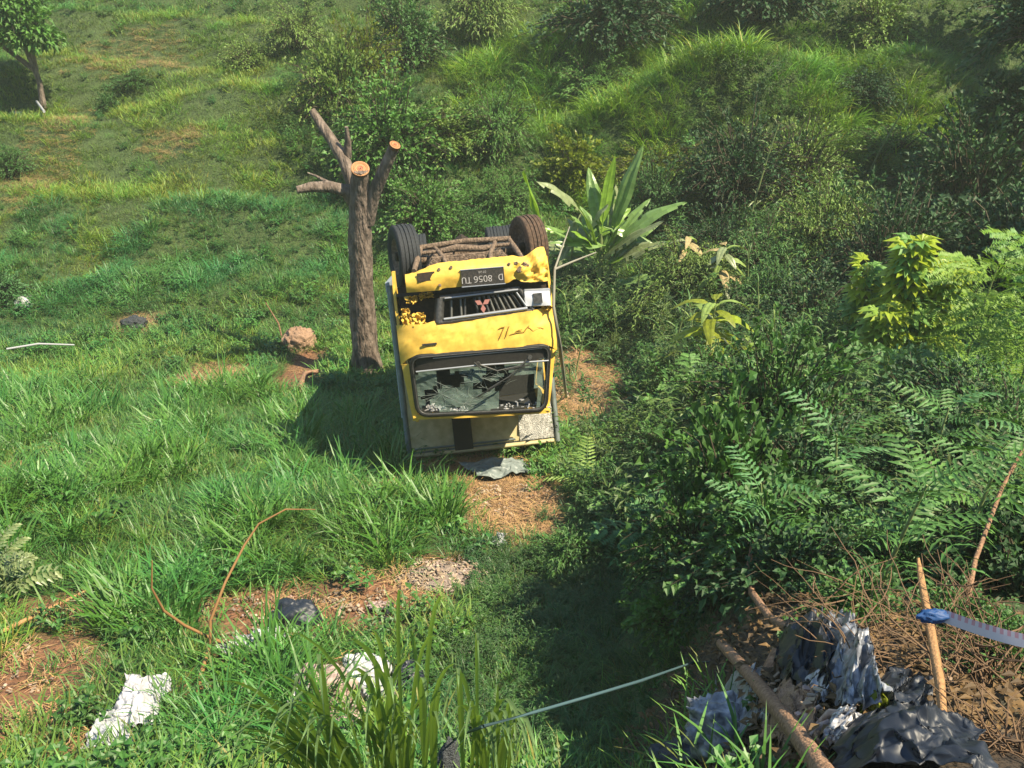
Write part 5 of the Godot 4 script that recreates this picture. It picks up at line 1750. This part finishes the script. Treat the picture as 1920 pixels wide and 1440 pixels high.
func build_rubbish() -> void:
	# --- left slope
	lump("earth_clod", "rounded tan clod of dry earth left of the cut tree trunk", "clod", 560, 645, Vector3(0.27, 0.22, 0.22), M.clod, 0.25, 2.2, 3)
	lump("earth_clod", "small dark brown clod in the grass at the far left", "clod", 252, 612, Vector3(0.22, 0.12, 0.15), M.stone, 0.3, 2.2, 4)
	stick("bamboo_stick", "thin white stick lying in the grass at the left edge", "stick", [lifted(20, 684, 0.3), lifted(80, 678, 0.34), lifted(146, 676, 0.3)], [0.018, 0.018, 0.014], M.white)
	stick("pale_pole", "pale thin pole lying on the soil at the lower left edge", "stick", [lifted(-40, 1225, 0.1), lifted(60, 1180, 0.12), lifted(165, 1128, 0.12)], [0.022, 0.02, 0.014], M.pale_wood)
	stick("dead_twig", "dry forked twig standing left of the tan clod", "twig", [lifted(530, 640, 0.0), lifted(530, 640, 0.35) + Vector3(-0.04, 0, 0), lifted(530, 640, 0.75) + Vector3(-0.22, 0, 0)], [0.02, 0.016, 0.008], M.wood)
	stick("branch_stub", "short brown branch stub in the shade left of the trunk", "branch", [lifted(560, 735, 0.05), lifted(575, 715, 0.14), lifted(598, 708, 0.12)], [0.05, 0.05, 0.035], M.wood)
	stick("pale_stick", "white stick near the pale track at the upper left", "stick", [lifted(72, 205, 0.2), lifted(86, 225, 0.2)], [0.03, 0.03], M.white)
	draped("white_litter", "small scrap of white litter at the far left", "litter", [[25, 212], [40, 210], [40, 222], [26, 222]], M.white, 0.05, 0.05, 61)
	draped("white_litter", "scrap of white litter shining on the hillside at the right", "litter", [[1722, 294], [1738, 294], [1738, 306], [1722, 306]], M.white, 0.1, 0.05, 62)
	draped("pale_scrap", "pale pinkish scrap under the dark tree at the right edge", "litter", [[1842, 252], [1880, 248], [1882, 275], [1846, 276]], M.pinkish, 0.9, 0.05, 63)
	draped("grey_litter", "grey scrap half buried in grass near the left edge", "litter", [[28, 562], [60, 560], [62, 582], [30, 584]], M.sack, 0.1, 0.08, 64)
	lump("black_bag", "small knotted black plastic bag on the bare soil", "bag", 558, 1168, Vector3(0.20, 0.14, 0.14), M.black_plastic, 0.14, 1.2, 11, 0.0, 0.55)
	draped("white_sack", "crumpled white sack lying at the lower left", "sack", [[245, 1285], [330, 1290], [275, 1385], [205, 1370]], M.sack, 0.14, 0.12, 65)
	draped("white_bag", "thin white plastic bag spread below the white sack", "bag", [[185, 1345], [240, 1340], [265, 1405], [155, 1420]], M.white, 0.06, 0.10, 66)
	lump("dirty_bag", "pale stuffed plastic bag with pinkish stains behind the coarse grass", "bag", 605, 1300, Vector3(0.22, 0.16, 0.16), M.pinkish, 0.25, 1.5, 12)
	lump("small_white_bag", "small white plastic bag right of the pale stuffed bag", "bag", 705, 1305, Vector3(0.12, 0.10, 0.10), M.white, 0.35, 1.8, 13)
	draped("black_sheet", "shred of black plastic beside the small white bag", "plastic sheet", [[730, 1270], [795, 1235], [800, 1290], [735, 1310]], M.black_plastic, 0.08, 0.10, 67)
	draped("dull_sack", "dull pinkish sack half hidden under the coarse grass", "sack", [[610, 1340], [690, 1335], [700, 1385], [620, 1390]], M.pinkish, 0.08, 0.12, 68)
	draped("white_rubbish", "strip of white rubbish lying along the soil below the black bag", "litter", [[440, 1205], [525, 1185], [535, 1205], [450, 1235]], M.white, 0.05, 0.10, 69)
	draped("white_bag", "white plastic bag lying flat left of the pale stuffed bag", "bag", [[530, 1290], [590, 1280], [600, 1330], [540, 1340]], M.white, 0.10, 0.12, 91)
	draped("grey_litter", "grey crumpled bag half under the coarse grass right of the white sack", "bag", [[640, 1255], [720, 1245], [735, 1290], [650, 1300]], M.sack, 0.14, 0.12, 92)
	draped("torn_paper", "torn white paper beside the thin vine on the soil", "paper", [[395, 1215], [440, 1205], [455, 1230], [420, 1240]], M.white, 0.03, 0.06, 70)
	lump("ash_heap", "low heap of pale chips and ash on the soil left of the dark hollow", "heap", 830, 1090, Vector3(0.36, 0.07, 0.26), M.ash, 0.35, 4.0, 14, 0.0, 0.25)
	draped("plastic_scrap", "pale green plastic scrap below the straw patch", "litter", [[922, 1010], [945, 1006], [948, 1024], [925, 1026]], M.white, 0.05, 0.05, 71)
	draped("bumper_scrap", "grey torn sheet under the front edge of the box", "scrap", [[860, 880], [975, 868], [1000, 895], [900, 905]], M.box_side, 0.10, 0.10, 72)
	draped("pale_scrap", "pale scrap lying on the soil beside the ash heap", "litter", [[690, 1135], [730, 1132], [735, 1146], [695, 1150]], M.pinkish, 0.03, 0.05, 73)
	# bare brown vines bent over the grass
	stick("bare_vine", "bent orange brown vine rising through the grass towards the right", "vine", [lifted(395, 1235, 0.0), lifted(405, 1225, 0.35), lifted(440, 1200, 0.62), lifted(480, 1170, 0.85), lifted(510, 1160, 1.02), lifted(560, 1150, 1.12), lifted(612, 1150, 1.12)], [0.0144, 0.0130, 0.0115, 0.0101, 0.0086, 0.0072, 0.0036], M.vine, 7)
	stick("bare_vine", "brown vine curving up on the left of the soil strip", "vine", [lifted(455, 1225, 0.05), lifted(400, 1215, 0.10), lifted(355, 1225, 0.30), lifted(325, 1235, 0.50), lifted(312, 1240, 0.75), lifted(322, 1235, 1.0)], [0.0158, 0.0144, 0.0130, 0.0115, 0.0086, 0.0043], M.vine, 7)
	stick("bare_vine", "short dark upright stem in the middle of the soil strip", "stem", [lifted(402, 1225, 0.0), lifted(404, 1225, 0.18), lifted(408, 1225, 0.36)], [0.0130, 0.0115, 0.0072], M.twig, 6)
	stick("bare_vine", "brown vine hanging down towards the coarse grass at the bottom", "vine", [lifted(440, 1225, 0.1), lifted(462, 1250, 0.16), lifted(462, 1300, 0.14), lifted(440, 1340, 0.02)], [0.0130, 0.0115, 0.0101, 0.0072], M.vine, 7)
	stick("bare_vine", "thick brown stem leaning at the white sack", "stem", [lifted(370, 1320, 0.0), lifted(380, 1290, 0.12), lifted(398, 1250, 0.2)], [0.0216, 0.0202, 0.0144], M.vine, 7)

	# a dead forked branch at the right front corner of the truck
	var db := thing("dead_branch", "dead grey forked branch standing at the headlight corner of the overturned truck", "branch", spot(1062, 745))
	for q in [[[[1062, 745, 0], [1050, 650, 11.6], [1038, 575, 11.55], [1040, 505, 11.6]], [0.022, 0.020, 0.017, 0.014]], [[[1040, 505, 11.6], [1075, 490, 11.7], [1118, 473, 11.8]], [0.014, 0.012, 0.007]], [[[1040, 505, 11.6], [1052, 470, 11.75], [1068, 425, 11.9]], [0.013, 0.010, 0.006]], [[[1039, 545, 11.57], [1022, 520, 11.7], [1018, 495, 11.8]], [0.008, 0.006, 0.004]]]:
		var pp := []
		for e in q[0]:
			pp.append((spot(e[0], e[1]) if e[2] == 0 else at(e[0], e[1], e[2])) - db.position)
		var bl := Builder.new()
		bl.tube(pp, q[1], 6, Color.WHITE, true, 0.1, 3)
		obj("limb", bl, M.grey_wood, db)

	# --- the heap at the lower right
	stick("log", "straight brown log slanting across the rubbish heap", "log", [lifted(1348, 1240, 0.14), lifted(1405, 1320, 0.16), lifted(1480, 1430, 0.16), lifted(1600, 1610, 0.12)], [0.030, 0.033, 0.035, 0.036], M.wood, 12, 0.04)
	stick("broken_stick", "split pale stick leaning upright in the root tangle", "stick", [lifted(1765, 1400, 0.05), lifted(1745, 1340, 0.16), lifted(1722, 1265, 0.24), lifted(1700, 1200, 0.36), lifted(1690, 1190, 0.45)], [0.012, 0.014, 0.018, 0.019, 0.007], M.pale_wood, 6, 0.35)
	stick("log", "short thick broken branch behind the straight log", "branch", [lifted(1440, 1300, 0.1), lifted(1460, 1262, 0.12)], [0.05, 0.045], M.wood, 9)
	stick("bare_branch", "bent bare branch rising at the top of the heap", "branch", [lifted(1500, 1200, 0.03), lifted(1440, 1180, 0.08), lifted(1405, 1150, 0.16), lifted(1396, 1120, 0.26), lifted(1398, 1110, 0.40)], [0.026, 0.024, 0.022, 0.018, 0.008], M.wood, 7, 0.15)
	stick("thin_stem", "thin grey stem leaning up through the feathery plants at the right", "stem", [lifted(1810, 1150, 0.0), lifted(1808, 1130, 0.30), lifted(1830, 1100, 0.75), lifted(1880, 1080, 1.35), lifted(1905, 1075, 1.6)], [0.014, 0.013, 0.012, 0.010, 0.007], M.wood, 6)
	for q in [["small pale stick under the straight log, pointing right", [1480, 1420, 1530, 1370]], ["reddish stick beside the straight log", [1465, 1375, 1505, 1330]], ["short splintered stick close to the black sheet", [1520, 1400, 1570, 1385]], ["pale splinter lying below the crumpled silver plastic", [1500, 1440, 1545, 1400]]]:
		stick("small_stick", q[0], "stick", [lifted(q[1][0], q[1][1], 0.08), lifted((q[1][0] + q[1][2]) / 2.0, (q[1][1] + q[1][3]) / 2.0, 0.14), lifted(q[1][2], q[1][3], 0.12)], [0.012, 0.014, 0.009], M.pinkish, 6)
	draped("silver_plastic", "crumpled silver grey plastic sheet hanging in the middle of the heap", "plastic sheet", [[1515, 1210], [1590, 1205], [1640, 1370], [1560, 1375]], M.grey_plastic, 0.08, 0.22, 81)
	draped("black_sheet", "black plastic sheet left of the silver plastic on the heap", "plastic sheet", [[1450, 1230], [1540, 1215], [1540, 1330], [1450, 1320]], M.black_plastic, 0.10, 0.20, 82)
	draped("black_tarpaulin", "large black plastic tarpaulin at the bottom edge on the right", "tarpaulin", [[1570, 1400], [1790, 1395], [1840, 1510], [1520, 1510]], M.black_plastic, 0.08, 0.12, 83)
	draped("grey_sheet", "grey plastic sheet lying over the litter right of the silver plastic", "plastic sheet", [[1640, 1290], [1720, 1290], [1740, 1390], [1630, 1385]], M.black_plastic, 0.05, 0.12, 88)
	draped("torn_bag", "torn silver plastic bag wedged below the straight log", "bag", [[1330, 1310], [1410, 1300], [1430, 1400], [1335, 1410]], M.grey_plastic, 0.10, 0.14, 89)
	draped("pale_scrap", "pale plastic scrap on the litter left of the black tarpaulin", "litter", [[1490, 1290], [1530, 1285], [1535, 1340], [1490, 1345]], M.sack, 0.05, 0.10, 90)
	lump("grey_bag", "bulging grey and black bag left of the straight log", "bag", 1365, 1400, Vector3(0.14, 0.18, 0.15), M.grey_plastic, 0.4, 1.4, 15)
	lump("dark_bag", "dark stuffed bag at the bottom edge left of the heap", "bag", 1295, 1460, Vector3(0.18, 0.16, 0.16), M.black_plastic, 0.35, 1.5, 16)
	draped("red_scrap", "torn reddish scrap on the dark stuffed bag", "litter", [[1270, 1418], [1305, 1405], [1315, 1440], [1280, 1450]], M.emblem, 0.18, 0.06, 84)
	draped("white_scrap", "white scrap between the log and the black tarpaulin", "litter", [[1540, 1385], [1590, 1380], [1570, 1430], [1520, 1440]], M.sack, 0.10, 0.08, 85)
	draped("orange_peel", "small orange yellow leaf litter beside the silver plastic", "litter", [[1605, 1345], [1645, 1345], [1640, 1362], [1605, 1365]], M.leaf_yellow, 0.10, 0.05, 86)
	draped("brown_sacking", "brown rotten sacking under the straight log", "sacking", [[1400, 1330], [1500, 1330], [1530, 1440], [1420, 1440]], M.clod, 0.06, 0.16, 87)
	lump("grey_stone", "dark grey stone at the bottom edge beside the coarse grass", "stone", 840, 1475, Vector3(0.075, 0.19, 0.07), M.stone, 0.2, 1.2, 17, 0.2, 0.75)
	lump("brown_stone", "brown flat stone at the bottom edge right of the grey one", "stone", 930, 1462, Vector3(0.12, 0.07, 0.08), M.clod, 0.2, 1.2, 18)
	# root tangle
	var rp := spot(1700, 1270)
	var b := Builder.new()
	var r := RandomNumberGenerator.new()
	r.seed = 44
	for i in 150:
		var a := r.randf() * TAU
		var p := Vector3(r.randf_range(-0.34, 0.42), r.randf_range(0.0, 0.18), r.randf_range(-0.35, 0.25))
		var pts := []
		var rad := []
		var d := Vector3(cos(a), r.randf_range(-0.1, 0.7), sin(a)) * 0.06
		var w := r.randf_range(0.0015, 0.0055)
		for s in 7:
			pts.append(p)
			rad.append(w * (1.0 - 0.1 * s))
			p += d
			d = (d + Vector3(r.randf_range(-1, 1), r.randf_range(-1, 0.7), r.randf_range(-1, 1)) * 0.02).normalized() * 0.06
		b.tube(pts, rad, 4, Color.WHITE, false)
	var roots := obj("root_tangle", b, M.root)
	roots.position = rp + Vector3.UP * 0.05
	tag(roots, "tangle of dry brown roots round the split pale stick", "roots")
	# dead brush behind the heap
	for q in [["dead brown brush at the right edge under the tape", 1860, 1290, 0.34], ["dead brown brush between the bent branch and the root tangle", 1610, 1200, 0.30], ["dead brush on the soil right of the black tarpaulin", 1860, 1400, 0.26], ["dead brown brush above the blue end of the tape", 1790, 1150, 0.30]]:
		var f := spot(q[1], q[2])
		var br := Builder.new()
		for i in 45:
			var a := r.randf() * TAU
			var tip: Vector3 = Vector3(cos(a) * r.randf_range(0.3, 1.0), r.randf_range(0.05, 0.8), sin(a) * r.randf_range(0.3, 1.0)) * q[3]
			var mid: Vector3 = tip * 0.5 + Vector3(r.randf_range(-1, 1), r.randf_range(-0.2, 1), r.randf_range(-1, 1)) * 0.06
			br.tube([Vector3(r.randf_range(-0.1, 0.1), 0, r.randf_range(-0.1, 0.1)), mid, tip], [0.004, 0.003, 0.0015], 3, Color.WHITE, false)
		var o := obj("dead_brush", br, M.root)
		o.position = f
		tag(o, q[0], "dead brush")
	# pale chips strewn over the ash and the soil
	var cb := Builder.new()
	for i in 16:
		var k := r.randf_range(0.45, 1.0)
		cb.box(Vector3(r.randf_range(-0.08, 0.08), 0.012 + 0.02 * r.randf(), r.randf_range(-0.08, 0.08)), Vector3(r.randf_range(0.012, 0.04), 0.006, r.randf_range(0.008, 0.02)), Color(k, k * r.randf_range(0.8, 1.0), k * r.randf_range(0.7, 1.0)), Basis.from_euler(Vector3(r.randf_range(-0.6, 0.6), r.randf() * 6.0, r.randf_range(-0.6, 0.6))))
	var chips := []
	for q in [[830, 1088, 0.42, 0.30, 110, 0.08], [600, 1150, 1.0, 0.35, 22, 0.0], [480, 1215, 0.5, 0.2, 16, 0.0], [60, 1290, 0.6, 0.6, 14, 0.0], [960, 945, 0.5, 0.5, 30, 0.0], [1085, 735, 0.6, 0.7, 40, 0.0], [1600, 1270, 0.9, 0.4, 8, 0.0]]:
		var c := spot(q[0], q[1])
		for i in q[4]:
			var a := r.randf() * TAU
			var m := sqrt(r.randf())
			var x: float = c.x + cos(a) * m * q[2]
			var z: float = c.z + sin(a) * m * q[3]
			var pl := place(x, z, r.randf_range(0.6, 1.5), 0.5, Color(1, 1, 1).darkened(r.randf() * 0.45))
			pl[0].origin.y += q[5] * maxf(0.0, 1.0 - m * m)
			chips.append(pl)
	scatter("wood_chips", "pale chips and crumbs strewn over the soil and the ash heap", "wood chips", cb.mesh(), M.chip, chips)
	# leaf litter and twigs on the heap
	var lb := Builder.new()
	for i in 12:
		var a := r.randf() * TAU
		var k := r.randf_range(0.4, 1.0)
		lb.leaf(Vector3(r.randf_range(-0.08, 0.08), 0.01 + 0.03 * r.randf(), r.randf_range(-0.08, 0.08)), Vector3(cos(a), r.randf_range(-0.2, 0.4), sin(a)).normalized(), Vector3.UP, 0.05, 0.022, Color(k, k * 0.85, k * 0.75), 0.2)
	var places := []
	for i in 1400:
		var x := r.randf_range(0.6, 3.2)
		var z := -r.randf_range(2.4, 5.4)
		if weight("shaded_soil", x, z) > 0.3:
			places.append(place(x, z, r.randf_range(0.6, 1.4), 0.5, Color(0.55, 0.48, 0.38).darkened(r.randf() * 0.7)))  # litter tinted darker too, for the shadow on the heap
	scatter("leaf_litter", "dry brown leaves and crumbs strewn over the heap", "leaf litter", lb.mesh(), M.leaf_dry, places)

	# --- rope and barrier tape
	stick("rope", "pale blue rope stretched over the dark hollow at the bottom", "rope", [lifted(860, 1400, 0.1), at(905, 1362, 3.3), at(1000, 1336, 3.5), at(1100, 1307, 3.7), at(1200, 1277, 3.9), lifted(1300, 1248, 0.03), lifted(1330, 1240, 0.0)], [0.006, 0.006, 0.006, 0.006, 0.006, 0.006, 0.006], M.rope, 7, 0.05)
	var t0 := at(1770, 1155, 3.3)
	var t1 := at(2060, 1225, 2.9)
	var tape := thing("barrier_tape", "red and white barrier tape with a blue end at the right edge", "barrier tape", t0)
	var red := Builder.new()
	var white := Builder.new()
	var across := Vector3(0.1, 0.8, -0.5).normalized() * 0.020
	for i in 40:
		var a := (t1 - t0) * (i / 40.0) + Vector3.DOWN * 0.02 * sin(PI * i / 40.0)
		var e := (t1 - t0) * ((i + 1) / 40.0) + Vector3.DOWN * 0.02 * sin(PI * (i + 1) / 40.0)
		var tw := across.rotated(Vector3.RIGHT, 0.2 * sin(i * 0.21))
		var tw2 := across.rotated(Vector3.RIGHT, 0.2 * sin((i + 1) * 0.21))
		white.quad(a - tw, e - tw2, e + tw2 * 0.15, a + tw * 0.15, Color.WHITE)
		(red if i % 2 < 1 else white).quad(a + tw * 0.15, e + tw2 * 0.15, e + tw2, a + tw, Color.WHITE)
	obj("white_band", white, M.tape_white, tape)
	obj("red_band", red, M.tape_red, tape)
	var end := obj("blue_end", blob(Vector3(0.05, 0.02, 0.02), 0.3, 1.5, 23, Color.WHITE, -2.0, 24, 14), M.blue, tape)
	end.position = Vector3(-0.03, 0.0, 0.0)
